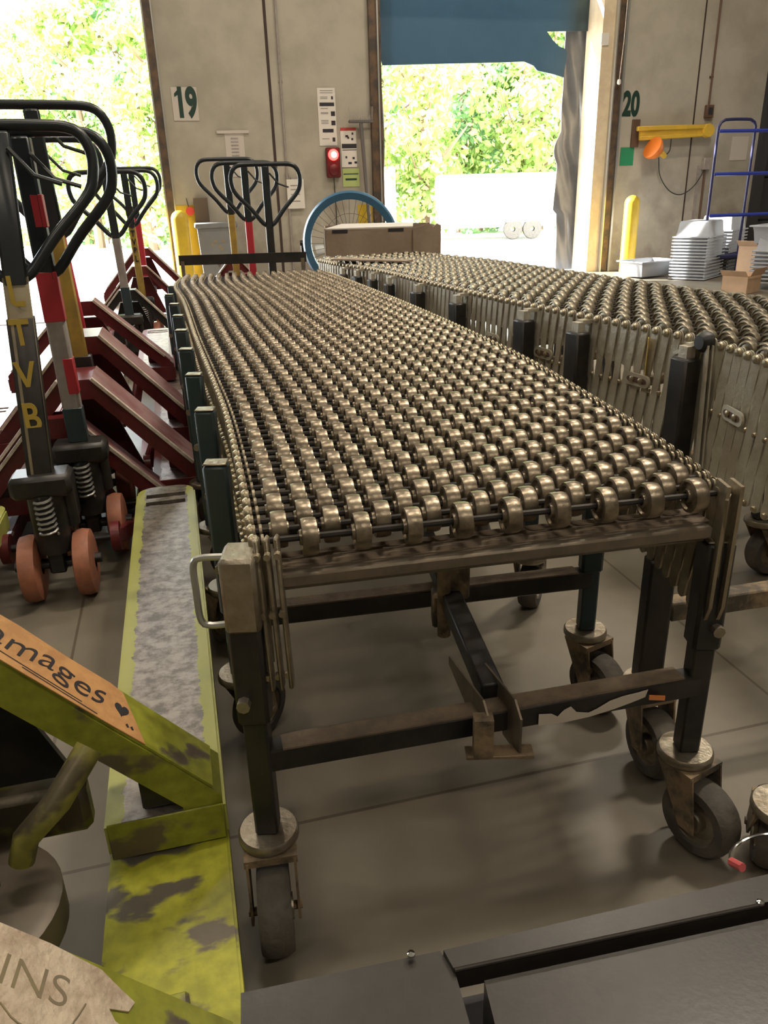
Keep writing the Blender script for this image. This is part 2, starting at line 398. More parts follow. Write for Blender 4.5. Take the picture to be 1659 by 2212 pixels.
H = 7.0
struct(MB().box(-14, 14, -9, WD, -.2, 0).obj('floor', FM, None, (0,0,0), TH))
struct(MB().box(-14, 14, -9, WD+.25, H, H+.15).obj('ceiling', ceilm, None, (0,0,0), TH))
struct(MB().box(-14, 14, -9.2, -9, 0, H).obj('wall_back', plain, None, (0,0,0), TH))
struct(MB().box(-14.2, -14, -9, WD, 0, H).obj('wall_left', plain, None, (0,0,0), TH))
struct(MB().box(14, 14.2, -9, WD, 0, H).obj('wall_right', plain, None, (0,0,0), TH))
S0 = 2.299
D19 = (-5.2+S0, -2.27+S0); D20 = (.07+S0, 2.92+S0); D21 = (5.02+S0, 7.9+S0); HD = 3.15
DL = (-10.2+S0, -7.2+S0); DR = (8.6+S0, 11.4+S0)  # unseen open doorways, added to let more daylight into the room
wb = MB()
for a0, a1 in ((-14, DL[0]), (DL[1], D19[0]), (D19[1], D20[0]), (D20[1], D21[0]), (D21[1], DR[0]), (DR[1], 14)): wb.box(a0, a1, WD, WD+.25, 0, H)
for a0, a1 in (D19, D20, DL, DR): wb.box(a0, a1, WD, WD+.25, HD, H)
wb.box(D21[0], D21[1], WD, WD+.25, HD, H)
struct(wb.obj('wall_front', WM, None, (0,0,0), TH))

def wallobj(mb, name, m, **k):
    o = mb.obj(name, m, None, (0,0,0), TH); return o
# door linings / tracks
o = wallobj(MB().box(D19[1]-.03, D19[1]+.045, WD-.05, WD+.25, 0, HD), 'trim_1', M['steel_dark']); struct(o)
t = MB().box(D19[1]+.045, D19[1]+.058, WD-.06, WD-.01, 0, HD); t.box(D19[1]-.045, D19[1]-.03, WD-.05, WD+.25, 0, HD)
struct(wallobj(t, 'trim_2', M['galv']))
# door 20, right side: cream timber lining, dark rusty track and galvanised angle
struct(wallobj(MB().box(D20[1]-.20, D20[1]-.035, WD-.02, WD+.36, 0, HD), 'trim_3', M['cream']))
struct(wallobj(MB().box(D20[1]-.035, D20[1]+.06, WD-.07, WD-.001, 0, HD, .008), 'trim_4', M['steel_dark']))
struct(wallobj(MB().box(D20[1]+.06, D20[1]+.085, WD-.09, WD-.001, 0, HD).box(D20[1]-.05, D20[1]-.036, WD-.09, WD-.02, 0, HD), 'trim_5', M['galv']))
# door 20 left side
struct(wallobj(MB().box(D20[0]-.09, D20[0]+.02, WD-.06, WD-.001, 0, HD).box(D20[0], D20[0]+.05, WD-.001, WD+.3, 0, HD), 'trim_6', M['steel_dark']))
struct(wallobj(MB().box(D20[0]-.012, D20[0]+.004, WD-.085, WD-.06, 0, HD), 'trim_7', M['galv']))
# yellow painted strips low beside the openings
struct(wallobj(MB().box(D19[1]+.06, D19[1]+.30, WD-.004, WD-.0005, 0, .93), 'trim_8', M['yellow']))
struct(wallobj(MB().box(D20[0]-.27, D20[0]-.10, WD-.004, WD-.0005, 0, .88), 'trim_9', M['yellow']))
# panel joints
struct(wallobj(MB().box(-1.115+S0, -1.085+S0, WD-.003, WD-.0005, 0, H), 'trim_10', mat('joint_dark', (.05,.03,.025), .8)))
struct(wallobj(MB().box(4.03+S0, 4.05+S0, WD-.003, WD-.0005, 0, H), 'trim_11', bpy.data.materials['joint_dark']))
# closed neighbouring door at the far right
dr = MB()
for k in range(6): dr.box(D21[0]+.08, D21[1]-.08, WD+.02, WD+.08, .01+k*.52, .01+k*.52+.50, .01)
dr.box(D21[0]-.01, D21[1]+.01, WD+.085, WD+.12, 0, HD+.01)
struct(wallobj(dr, 'door_1', M['darkdoor']))
struct(wallobj(MB().box(D21[0]-.02, D21[0]+.09, WD-.08, WD+.02, 0, HD), 'trim_12', M['darkdoor']))

# yards outside: sunny concrete apron below dock height
yard = mat('sunny_apron', (.62, .60, .55), .9, 0, (.50, .48, .43), 1.5, .5)
struct(MB().box(-60, 60, WD+.25, 140, -1.35, -1.2).obj('ground_1', yard, None, (0,0,0), TH))
for i, (D, nm) in enumerate(((D19, '19'), (D20, '20'))):
    struct(wallobj(MB().box(D[0]+.25, D[1]-.25, WD-1.6, WD+.3, -.001, .006, .003), 'floor_plate_%d' % (i+1), mat('leveller_plate_%s' % nm, (.30,.28,.25), .4, .5, (.2,.17,.13), 6, .5)))

# ------------------------------------------------------------------ dock seal curtains of door 20
def AZ(a, z, d): return Vector((a, d, z))
# head curtain (torn lower right corner), built in wall frame
poly = [(.10+S0, HD), (.10+S0, 2.75), (.22+S0, 2.31), (.9+S0, 2.33), (1.5+S0, 2.345), (1.93+S0, 2.36), (2.05+S0, 2.32), (2.10+S0, 2.27), (2.30+S0, 2.235), (2.44+S0, 2.20),
        (2.47+S0, 2.45), (2.45+S0, 2.49), (2.36+S0, 2.52), (2.28+S0, 2.58), (2.20+S0, 2.665), (2.52+S0, 2.675), (2.78+S0, 2.68), (2.78+S0, HD)]
seal = thing('dock_head_curtain', 'dark teal head curtain hanging across the top of the open dock doorway', 'curtain', (0,0,0), TH)
hb = MB(); hb.prism(poly, lambda x, y, t: Vector((x, t, y)), WD+.33, WD+.345)
hb.obj('curtain_sheet', M['curtain'], seal)
hb = MB()
hb.box(.12+S0, 2.7+S0, WD+.315, WD+.328, 3.02, 3.06)
hb.obj('stay_batten', M['black'], seal)
def side_curtain(a0z, a1z, label, dbase, amp, ph):
    N, K = 60, 14; vs = []; fs = []
    for j in range(N+1):
        z = HD*j/N
        L = a0z(z); Rr = a1z(z)
        for i in range(K+1):
            t = i/K; a = L+(Rr-L)*t
            w = math.sin(t*9+z*3.1+ph)*.5+math.sin(t*4-z*5.3+ph*2)*.5+.35*math.sin(z*11+t*14)
            vs.append((a, dbase+amp*w, z))
    M0 = len(vs)
    vs += [(x, y+.012, z) for x, y, z in vs]
    for j in range(N):
        for i in range(K):
            q = j*(K+1)+i; fs.append((q, q+1, q+K+2, q+K+1)); fs.append((M0+q, M0+q+K+1, M0+q+K+2, M0+q+1))
    for j in range(N):
        for i in (0, K):
            q = j*(K+1)+i; fs.append((q, q+K+1, M0+q+K+1, M0+q))
    mb = MB(); mb.add(vs, fs, True); o = wallobj(mb, 'dock_side_curtain', M['vinyl'])
    return tag(o, label, 'curtain')
def rleft(z):
    k = 2.46-.02*math.sin(z*2.2)+(.05 if z < .7 else 0)
    if 1.25 < z < 1.62: k -= .07*math.sin((z-1.25)/.37*PI)
    return k+S0
side_curtain(rleft, lambda z: 2.80+S0, 'dark grey creased vinyl strip hanging down the right side of the open doorway', WD+.40, .022, 0)
side_curtain(lambda z: .10+S0, lambda z: .22+S0-.02*math.sin(z*3), 'narrow dark vinyl strip hanging down the left side of the open doorway', WD+.40, .016, 2)

# ------------------------------------------------------------------ far outside: trees and parked vehicles
def tree_meshes(seed, nl, R0, Hh, m, leaf):
    rnd = random.Random(seed); mb = MB(); vs = []; fs = []
    blobs = []
    for k in range(34):
        a = rnd.uniform(0, 2*PI); h = rnd.uniform(.04, 1)
        rr = R0*(1-.55*abs(h-.45)**1.3)*rnd.uniform(.15, 1)
        blobs.append((Vector((rr*math.cos(a), rr*math.sin(a), Hh*h)), rnd.uniform(.5, 1.3)))
    for k in range(nl):
        c, r = rnd.choice(blobs)
        dv = Vector((rnd.gauss(0,1), rnd.gauss(0,1), rnd.gauss(0,.8))).normalized()*r*rnd.uniform(.7, 1.1)
        p = c+dv; s = leaf*rnd.uniform(.6, 1.5)
        nrm = (dv.normalized()+Vector((rnd.uniform(-.8,.8), rnd.uniform(-.8,.8), rnd.uniform(-.3,.9)))).normalized()
        x = nrm.orthogonal().normalized(); y = nrm.cross(x); b = rnd.uniform(0, PI); xx = x*math.cos(b)+y*math.sin(b); yy = nrm.cross(xx)
        o = len(vs); vs += [p-xx*s, p-yy*s*.55, p+xx*s, p+yy*s*.55]; fs.append((o,o+1,o+2,o+3))
    mb.add(vs, fs); crown = mb.mesh('crown', m)
    tb = MB(); tb.tube([(0,0,-1), (.1,0,Hh*.3), (-.05,.1,Hh*.6), (0,0,Hh*.92)], [.26,.2,.14,.05], 8)
    for k in range(9):
        a = rnd.uniform(0,2*PI); z0 = rnd.uniform(.25,.75)*Hh
        tb.tube([(0,0,z0), (math.cos(a)*R0*.4, math.sin(a)*R0*.4, z0+.8), (math.cos(a)*R0*.75, math.sin(a)*R0*.75, z0+1.8)], [.08,.05,.02], 6)
    return crown, tb.mesh('trunk', M['bark'])
TM = [tree_meshes(11, 5200, 2.9, 11.0, M['leaf1'], .17), tree_meshes(12, 5200, 3.1, 12.0, M['leaf2'], .17), tree_meshes(13, 3600, 2.6, 8.5, M['leaf1'], .17)]
sp = []
rt = random.Random(5)
for k in range(13):  # seen through the left opening
    sp.append((-17.5+k*1.35+rt.uniform(-.5,.5), 40+rt.uniform(-3,6), k % 3, 1))
for k in range(8):
    sp.append((1.0+k*1.7+rt.uniform(-.4,.4), 41+rt.uniform(-2,6), (k+1) % 3, 2))
wlabel = {1: 'sunlit leafy tree beyond the yard, seen through the left dock opening', 2: 'sunlit leafy tree beyond the yard, seen through the middle dock opening'}
for x, y, k, side in sp:
    t = thing('leafy_tree', wlabel[side], 'tree', (x, y, -1.2), rt.uniform(0, 6), 'trees seen through the left opening' if side == 1 else 'trees seen through the middle opening')
    s = rt.uniform(.85, 1.15); t.scale = (s, s, s)
    for nm, me in (('crown', TM[k][0]), ('trunk', TM[k][1])):
        o = bpy.data.objects.new(nm, me); COL.objects.link(o); o.parent = t
def van(x0, x1, y, zt, label):
    w = thing('box_truck', label, 'truck', ((x0+x1)/2, y, -1.2)); L = x1-x0; hh = zt+1.2
    MB().box(-L/2, L/2, 0, 2.3, .75, hh, .05).obj('cargo_box', M['trail'], w)
    MB().box(-L/2+.2, L/2-.2, .2, 2.1, .55, .75).obj('chassis', M['trail'], w)  # white like the box: blown-out glare put into the chassis colour
    for wx in ((L*.0+.15, L*.0+1.05) if L > 4 else (0,)):
        MB().lathe([(.1,-.14),(.3,-.14),(.42,-.12),(.45,0),(.42,.12),(.3,.14),(.1,.14)], (wx, .15, .45), (0,1,0), 24).obj('wheel', M['tyre'], w)
van(2.9, 9.6, 38, 1.65, 'long low white truck parked across the yard, right half of the middle opening')
van(-.8, 1.0, 39, 2.1, 'white truck end peeking past the left curtain edge of the middle opening')

# ------------------------------------------------------------------ bollards
def bollard(a, d, label):
    t = thing('bollard', label, 'bollard', AD(a, d, 0), TH, 'yellow bollards by the dock wall')
    r = .088; pr = [(r, 0), (r, .80)]
    for k in range(1, 9): q = k/8*PI/2; pr.append((r*math.cos(q)+1e-4, .80+.088*math.sin(q)))
    MB().lathe(pr, n=28).obj('post', M['yellow'], t)
    MB().lathe([(r+.001,0),(r+.06,0),(r+.06,.012),(r+.001,.012)], n=28).obj('base_plate', M['galv'], t)
bollard(-2.19+S0, WD-.42, 'yellow dome-topped steel bollard beside the left opening, below sign 19')
bollard(3.03+S0, WD-.45, 'yellow dome-topped steel bollard beside the right jamb, below number 20')

# ------------------------------------------------------------------ things on the wall
def flat_text(name, txt, a, z, size, m, parent, d=WD-.012, bold=0.0, sx=1.0, shear=0.0, rot=0.0):
    vs, fs = text_mesh(txt, size, .0015, bold, shear)
    c, s = math.cos(rot), math.sin(rot)
    mb = MB(); mb.add([((p.x*sx*c-p.y*s)+a, d-p.z, (p.x*sx*s+p.y*c)+z) for p in vs], fs)
    return mb.obj(name, m, parent)
s19 = thing('dock_number_sign', 'white square sign with dark number 19 between the left opening and pipe', 'sign', (0,0,0), TH)
MB().box(-2.12+S0, -1.86+S0, WD-.008, WD-.001, 1.745, 2.055, .002).obj('board', M['poster'], s19)
flat_text('digits', '19', -1.98+S0, 1.90, .37, M['signgreen'], s19, WD-.009, .017, .60)
MB().prism([(-2.052+S0,2.030),(-2.052+S0,1.985),(-2.090+S0,1.965),(-2.090+S0,1.995)], lambda x,y,t: Vector((x,t,y)), WD-.0105, WD-.0082).obj('digit_flag', M['signgreen'], s19)
s20 = thing('dock_number', 'dark painted number 20 on the wall right of the middle opening', 'sign', (0,0,0), TH)
flat_text('digits', '20', 3.17+S0, 1.875, .35, M['signgreen'], s20, WD-.003, .015, .62)
# poster column
pc = thing('instruction_poster', 'tall narrow white poster with small dark pictures above the red light', 'poster', (0,0,0), TH)
MB().box(-.60+S0, -.405+S0, WD-.006, WD-.001, 1.49, 2.05).obj('sheet', M['paper'], pc)
pb = MB()
for (x0, x1, z0, z1) in ((-.45,-.43,1.94,1.97), (-.58,-.42,1.875,1.91), (-.46,-.415,1.78,1.825), (-.46,-.415,1.69,1.735), (-.56,-.44,1.62,1.655), (-.455,-.425,1.53,1.57)):
    pb.box(x0+S0, x1+S0, WD-.0075, WD-.0062, z0, z1)
pb.obj('pictures', M['ink'], pc)
pb = MB()
for z in (2.02, 2.0, 1.96, 1.945, 1.85, 1.81, 1.80, 1.735, 1.72, 1.705, 1.555): pb.box(-.57+S0, -.49+S0+(z > 1.99)*.06, WD-.0075, WD-.0062, z, z+.006)
pb.obj('text_lines', mat('grey_print', (.25,.23,.22), .7), pc)
# second sign column
q = thing('safety_poster', 'narrow white poster with red header band beside the red light', 'poster', (0,0,0), TH)
MB().box(-.365+S0, -.19+S0, WD-.006, WD-.001, 1.27, 1.665).obj('sheet', M['paper'], q)
MB().box(-.365+S0, -.19+S0, WD-.0075, WD-.0062, 1.635, 1.665).obj('red_band', M['redsign'], q)
pb = MB().box(-.355+S0, -.19+S0, WD-.0075, WD-.0062, 1.46, 1.505).box(-.35+S0,-.19+S0,WD-.0075,WD-.0062,1.44,1.447)
for (x, z, w) in ((-.31,1.57,.03),(-.29,1.555,.02),(-.24,1.595,.02),(-.245,1.54,.022),(-.32,1.36,.02),(-.24,1.35,.025),(-.29,1.30,.04),(-.22,1.305,.03)):
    pb.box(x+S0, x+w+S0, WD-.0075, WD-.0062, z, z+.022)
pb.obj('pictures', M['ink'], q)
g = thing('notice_sheet', 'lime green notice sheet below the white poster, above the blue fan ring', 'notice', (0,0,0), TH)
MB().box(-.36+S0, -.17+S0, WD-.006, WD-.001, 1.07, 1.255).obj('sheet', M['lime_paper'], g)
MB().box(-.33+S0, -.20+S0, WD-.0075, WD-.0062, 1.135, 1.155).box(-.35+S0,-.18+S0,WD-.0075,WD-.0062,1.195,1.205).obj('text_lines', M['signgreen'], g)
# red signal light
rl = thing('signal_light', 'dark red signal box with a glowing red lamp on the wall', 'light', (0,0,0), TH)
mat('signal_housing', (.12, .008, .010), .4)
MB().box(-.545+S0, -.39+S0, WD-.07, WD-.001, 1.165, 1.47, .012).obj('housing', bpy.data.materials['signal_housing'], rl)
em = mat('signal_glow', (1, .05, .04), .3, emit=(1, .03, .025), estr=9)
MB().lathe([(.058,0),(.055,.012),(.04,.024),(.02,.03),(1e-4,.032)], (-.467+S0, WD-.070, 1.395), (0,-1,0), 24).obj('lamp_lens', em, rl)
MB().lathe([(.03,0),(.028,.006),(1e-4,.010)], (-.467+S0, WD-.1, 1.395), (0,-1,0), 20).obj('lamp_core', mat('signal_core', (1,.8,.3), .3, emit=(1,.75,.25), estr=14), rl)
MB().lathe([(.058,0),(.055,.010),(.03,.018),(1e-4,.02)], (-.467+S0, WD-.070, 1.245), (0,-1,0), 24).obj('unlit_lens', bpy.data.materials['signal_housing'], rl)
MB().tube([(-.465+S0, WD-.03, 1.17), (-.46+S0, WD-.02, 1.0), (-.455+S0, WD-.02, .8), (-.46+S0, WD-.02, .5)], .005, 6).obj('cable', M['cable'], rl)
# upturned broom
b = thing('push_broom', 'grey push broom leaning upside down against the wall by the doorway', 'broom', (0,0,0), TH)
MB().box(-.28+S0, -.01+S0, WD-.10, WD-.04, 1.705, 1.735, .008).obj('head', M['broom'], b)
bm_ = MB()
for k in range(26):
    x = -.275+k*.0104
    bm_.tube([(x+S0, WD-.07, 1.735), (x+S0+random.uniform(-.008,.008), WD-.07, 1.735+(.13 if k in (0,1,24,25) else random.uniform(.02,.06)))], .003, 4)
bm_.obj('bristles', M['bristle'], b)
MB().tube([(-.145+S0, WD-.07, 1.70), (-.13+S0, WD-.09, 1.35), (-.10+S0, WD-.16, .6), (-.09+S0, WD-.22, .02)], .021, 10).obj('broom_handle', M['broom'], b)
# grey lines : conduits
def cond(name, a, z0, z1, label, r=.010, m='galv', d=WD-.02):
    mb = MB().tube([(a, d, z0), (a, d, z1)], r, 8)
    for z in [z0+.3+k*.9 for k in range(int((z1-z0)/.9))]: mb.box(a-r*2.2, a+r*2.2, WD-.012, WD-.001, z, z+.02)
    return tag(wallobj(mb, name, M[m]), label, 'pipe')
cond('wall_conduit', -.985+S0, .0, 4.5, 'thin grey conduit running up the wall right of sign 19', .011, 'grey_post')
cond('wall_conduit', 4.215+S0, 1.86, 4.5, 'thin brown conduit rising from the small dark box, right of number 20', .012, 'bracket')
pl = thing('push_button_box', 'small dark push-button box on the wall at the conduit end', 'switch', (0,0,0), TH)
MB().box(4.17+S0, 4.27+S0, WD-.06, WD-.001, 1.73, 1.87, .006).obj('box_body', M['bracket'], pl)
MB().box(4.19+S0, 4.25+S0, WD-.066, WD-.06, 1.76, 1.84, .003).obj('cover', M['ink'], pl)
# dock light arm
da = thing('dock_light', 'yellow swing arm dock light folded against the wall below number 20', 'lamp', (0,0,0), TH)
MB().box(3.20+S0, 3.30+S0, WD-.03, WD-.001, 1.42, 1.72, .004).obj('wall_bracket', M['bracket'], da)
ab = MB().bar((3.22+S0, WD-.10, 1.615), (4.16+S0, WD-.10, 1.63), .05, .05, bev=.008)
ab.bar((3.26+S0, WD-.10, 1.51), (4.12+S0, WD-.10, 1.54), .05, .045, bev=.008)
ab.bar((3.26+S0, WD-.09, 1.56), (4.12+S0, WD-.09, 1.585), .03, .07, bev=.004)
ab.lathe([(1e-3,-.04),(.07,-.04),(.078,-.02),(.078,.02),(.07,.04),(1e-3,.04)], (4.18+S0, WD-.10, 1.585), (0,1,0), 20)
ab.obj('arm', M['yellow_arm'], da)
hb = MB().lathe([(1e-3,-.02),(.05,-.02),(.09,.0),(.125,.06),(.13,.10),(.12,.105),(1e-3,.105)], (3.47+S0, WD-.18, 1.36), (-.86,-.16,.48), 22)
hb.obj('lamp_head', M['orange'], da)
MB().cyl((3.50+S0, WD-.18, 1.36), (3.60+S0, WD-.14, 1.31), .038, 14, .03).obj('lamp_neck', M['yellow_arm'], da)
cp = [(3.58+S0, 1.30), (3.62+S0, 1.10), (3.76+S0, .93), (3.92+S0, .87), (4.06+S0, .92), (4.17+S0, 1.03), (4.26+S0, 1.20)]
pp, _ = path([(a, WD-.05, z) for a, z in cp], 40)
MB().tube(pp, .006, 6).obj('power_cable', M['cable'], da)
pp, _ = path([(3.55+S0,WD-.13,1.335),(3.63+S0,WD-.12,1.33),(3.69+S0,WD-.1,1.38),(3.70+S0,WD-.09,1.50)], 20)
MB().tube(pp, .006, 6).obj('loop_cable', M['cable'], da)
ob = thing('outlet_box', 'small grey outlet box with brown conduit at the lamp cable end', 'outlet', (0,0,0), TH)
MB().box(4.22+S0, 4.31+S0, WD-.06, WD-.001, 1.15, 1.29, .006).obj('box_body', M['grey_post'], ob)
MB().tube([(4.27+S0, WD-.02, 1.15), (4.27+S0, WD-.02, 0.0)], .014, 8).obj('conduit', M['bracket'], ob)
MB().box(4.17+S0, 4.21+S0, WD-.012, WD-.001, .0, 1.2).obj('backing_strip', M['grey_post'], ob)
tag(wallobj(MB().box(3.08+S0, 3.26+S0, WD-.006, WD-.001, 1.22, 1.42), 'green_sign', M['greensq']), 'plain dark green square sign under the yellow lamp arm', 'sign')
tag(wallobj(MB().box(4.62+S0, 4.86+S0, WD-.005, WD-.001, 1.25, 1.52), 'faded_notice', M['poster']), 'faded beige notice on the wall behind the blue cart', 'notice')
# paper sheet + rack at left of seam
o = thing('posted_sheet', 'faded white sheet of lines hanging behind the black jack handles', 'notice', (0,0,0), TH)
MB().box(-1.62+S0, -1.42+S0, WD-.005, WD-.001, 1.20, 1.62).obj('sheet', M['poster'], o)
pb = MB()
for k in range(9): pb.box(-1.56+S0, -1.48+S0, WD-.0065, WD-.0052, 1.30+k*.033, 1.316+k*.033)
pb.obj('text_lines', M['grey_post'], o)
MB().box(-1.70+S0, -1.36+S0, WD-.02, WD-.001, 1.62, 1.65, .003).obj('clip_rail', M['poster'], o)
o = thing('posted_sheet', 'white sheet with grey lines low on the wall, left of the blue fan', 'notice', (0,0,0), TH)
MB().box(-1.00+S0, -.81+S0, WD-.040, WD-.036, .86, 1.16).obj('sheet', M['paper'], o)
pb = MB()
for z in (.93, 1.0, 1.05, 1.09): pb.box(-.96+S0, -.86+S0, WD-.0415, WD-.0405, z, z+.012)
pb.obj('text_lines', M['grey_post'], o)
MB().box(-.95+S0, -.86+S0, WD-.036, WD-.001, 1.10, 1.18).obj('mount', M['grey_post'], o)
# grey bin and board by the left bollard
gb = thing('grey_box', 'grey lidded plastic box on the wall shelf right of the left bollard', 'box', (0,0,0), TH)
MB().prism([(-2.00+S0,.18),(-1.64+S0,.18),(-1.62+S0,.70),(-2.02+S0,.70)], lambda x,y,t: Vector((x,t,y)), WD-.34, WD-.03).obj('body', M['greybox'], gb)
MB().box(-2.045+S0, -1.60+S0, WD-.36, WD-.02, .70, .755, .01).obj('lid', M['greybox'], gb)
MB().prism([(-1.83+S0,.42),(-1.795+S0,.36),(-1.83+S0,.30),(-1.865+S0,.36)], lambda x,y,t: Vector((x,t,y)), WD-.3425, WD-.3405).obj('diamond_mark', M['brown_board'], gb)
pb = MB()
for (x,z) in ((-1.90,.52),(-1.86,.55),(-1.82,.50),(-1.78,.55),(-1.80,.47)): pb.box(x+S0, x+.035+S0, WD-.3425, WD-.3405, z, z+.03)
pb.obj('worn_print', M['olive'], gb)
MB().box(-2.0+S0, -1.64+S0, WD-.3, WD-.05, 0, .18).obj('stand', M['greybox'], gb)
tag(wallobj(MB().box(-2.02+S0, -1.87+S0, WD-.06, WD-.035, .757, 1.0, .003), 'brown_board', M['brown_board']), 'small brown board standing on the grey box lid', 'board')
rt_ = thing('red_tag', 'round red tag hanging on a wall hook beside the left bollard', 'tag', (0,0,0), TH)
MB().lathe([(1e-3,0),(.045,0),(.045,.006),(1e-3,.006)], (-2.065+S0, WD-.03, .87), (0,-1,0), 20).obj('disc', M['red_tag'], rt_)
MB().tube([(-2.075+S0, WD-.03, .91), (-2.09+S0, WD-.02, 1.0)], .004, 6).obj('hook', M['cable'], rt_)
rp = thing('pull_rope', 'thin pale pull rope hanging in the track right of the doorway', 'rope', (0,0,0), TH)
MB().tube([(D20[1]+.03, WD-.12, 3.1), (D20[1]+.02, WD-.12, 2.5), (D20[1]+.0, WD-.12, 2.12)], .005, 6).obj('cord', M['white_edge'], rp)
MB().lathe([(1e-3,-.03),(.02,-.02),(.024,0),(.018,.025),(1e-3,.03)], (D20[1], WD-.12, 2.10), n=12).obj('knob', M['paper'], rp)
tag(wallobj(MB().box(D20[1]-.215, D20[1]-.12, WD-.035, WD-.021, 2.48, 2.60, .002), 'small_label', M['paper']), 'small white label high on the cream door jamb', 'label')

# yellow guard posts by the far right door
for k, (a, dd) in enumerate(((5.33+S0, WD-.25), (5.62+S0, WD-.25))):
    lab = 'tall thin yellow guard post in front of the dark door, nearer the blue cart' if k == 0 else 'tall thin yellow guard post in front of the dark door, at the photo edge'
    t = thing('guard_post', lab, 'post', AD(a, dd), TH, 'guard posts at the dark door')
    MB().box(-.035, .035, -.035, .035, 0, 1.35, .006).obj('post', M['yellow_arm'], t)
    MB().box(-.07, .07, -.07, .07, 0, .012).obj('base_plate', M['black'], t)

# ------------------------------------------------------------------ skate wheel conveyors
def skate_mesh(m):
    pr = [(.006,-.0125),(.0095,-.0125),(.0105,-.008),(.0175,-.0065),(.0195,-.0100),(.0232,-.0095),(.0242,-.006),(.0244,0),(.0242,.006),(.0232,.0095),(.0195,.0100),(.0175,.0065),(.0105,.008),(.0095,.0125),(.006,.0125)]
    return MB().lathe(pr, axis=(1,0,0), n=22), pr
def caster(parent, x, y, ang, zp=.17, rw=.0635, ww=.048, nm='caster', trail=.045, mplate='zinc', mt='tyre'):
    """swivel caster: yoke, plate, wheel; caster is a part, pieces are sub-parts"""
    d = Vector((math.sin(ang), math.cos(ang), 0)); n = Vector((math.cos(ang), -math.sin(ang), 0)); c = Vector((x,y,0)); w = c+d*trail
    yk = MB()
    yk.lathe([(1e-3,zp-.016),(.040,zp-.016),(.043,zp-.012),(.043,zp-.004),(.040,zp),(1e-3,zp)], c, n=28)
    o = yk.obj(nm, M[mplate], parent)
    f = MB()
    f.obox(c+d*(trail*.4)+Vector((0,0,zp-.022)), n, d, Vector((0,0,1)), ww+.026, .05, .012)
    for s in (-1, 1):
        off = n*(s*(ww/2+.009))
        top = zp-.02; a0 = c+off-d*.022; a1 = c+off+d*(.026+trail*.4)
        b0 = w+off-d*.014; b1 = w+off+d*.014
        pts = [a0+Vector((0,0,top)), a1+Vector((0,0,top)), b1+Vector((0,0,rw-.012)), b0+Vector((0,0,rw-.012))]
        vs = [p-n*.0018 for p in pts]+[p+n*.0018 for p in pts]
        f.add(vs, [(0,1,2,3),(7,6,5,4),(0,4,5,1),(1,5,6,2),(2,6,7,3),(3,7,4,0)])
    f.cyl(w-n*(ww/2+.014)+Vector((0,0,rw)), w+n*(ww/2+.014)+Vector((0,0,rw)), .006, 8)
    f.obj('yoke', M['dusty'], o)
    h = ww/2
    t = MB(); t.lathe([(rw*.62,-h*.8),(rw*.66,-h*.95),(rw*.9,-h*.95),(rw*.98,-h*.6),(rw,-h*.3),(rw,h*.3),(rw*.98,h*.6),(rw*.9,h*.95),(rw*.66,h*.95),(rw*.62,h*.8)], w+Vector((0,0,rw)), n, 32)
    t.obj('tyre', M[mt], o)
    hb = MB(); hb.lathe([(.006,-h*1.05),(.018,-h*1.05),(.02,-h*.5),(rw*.55,-h*.4),(rw*.63,-h*.82),(rw*.63,h*.82),(rw*.55,h*.4),(.02,h*.5),(.018,h*1.05),(.006,h*1.05)], w+Vector((0,0,rw)), n, 24)
    hb.obj('wheel_hub', M['zinc'], o)
    return o

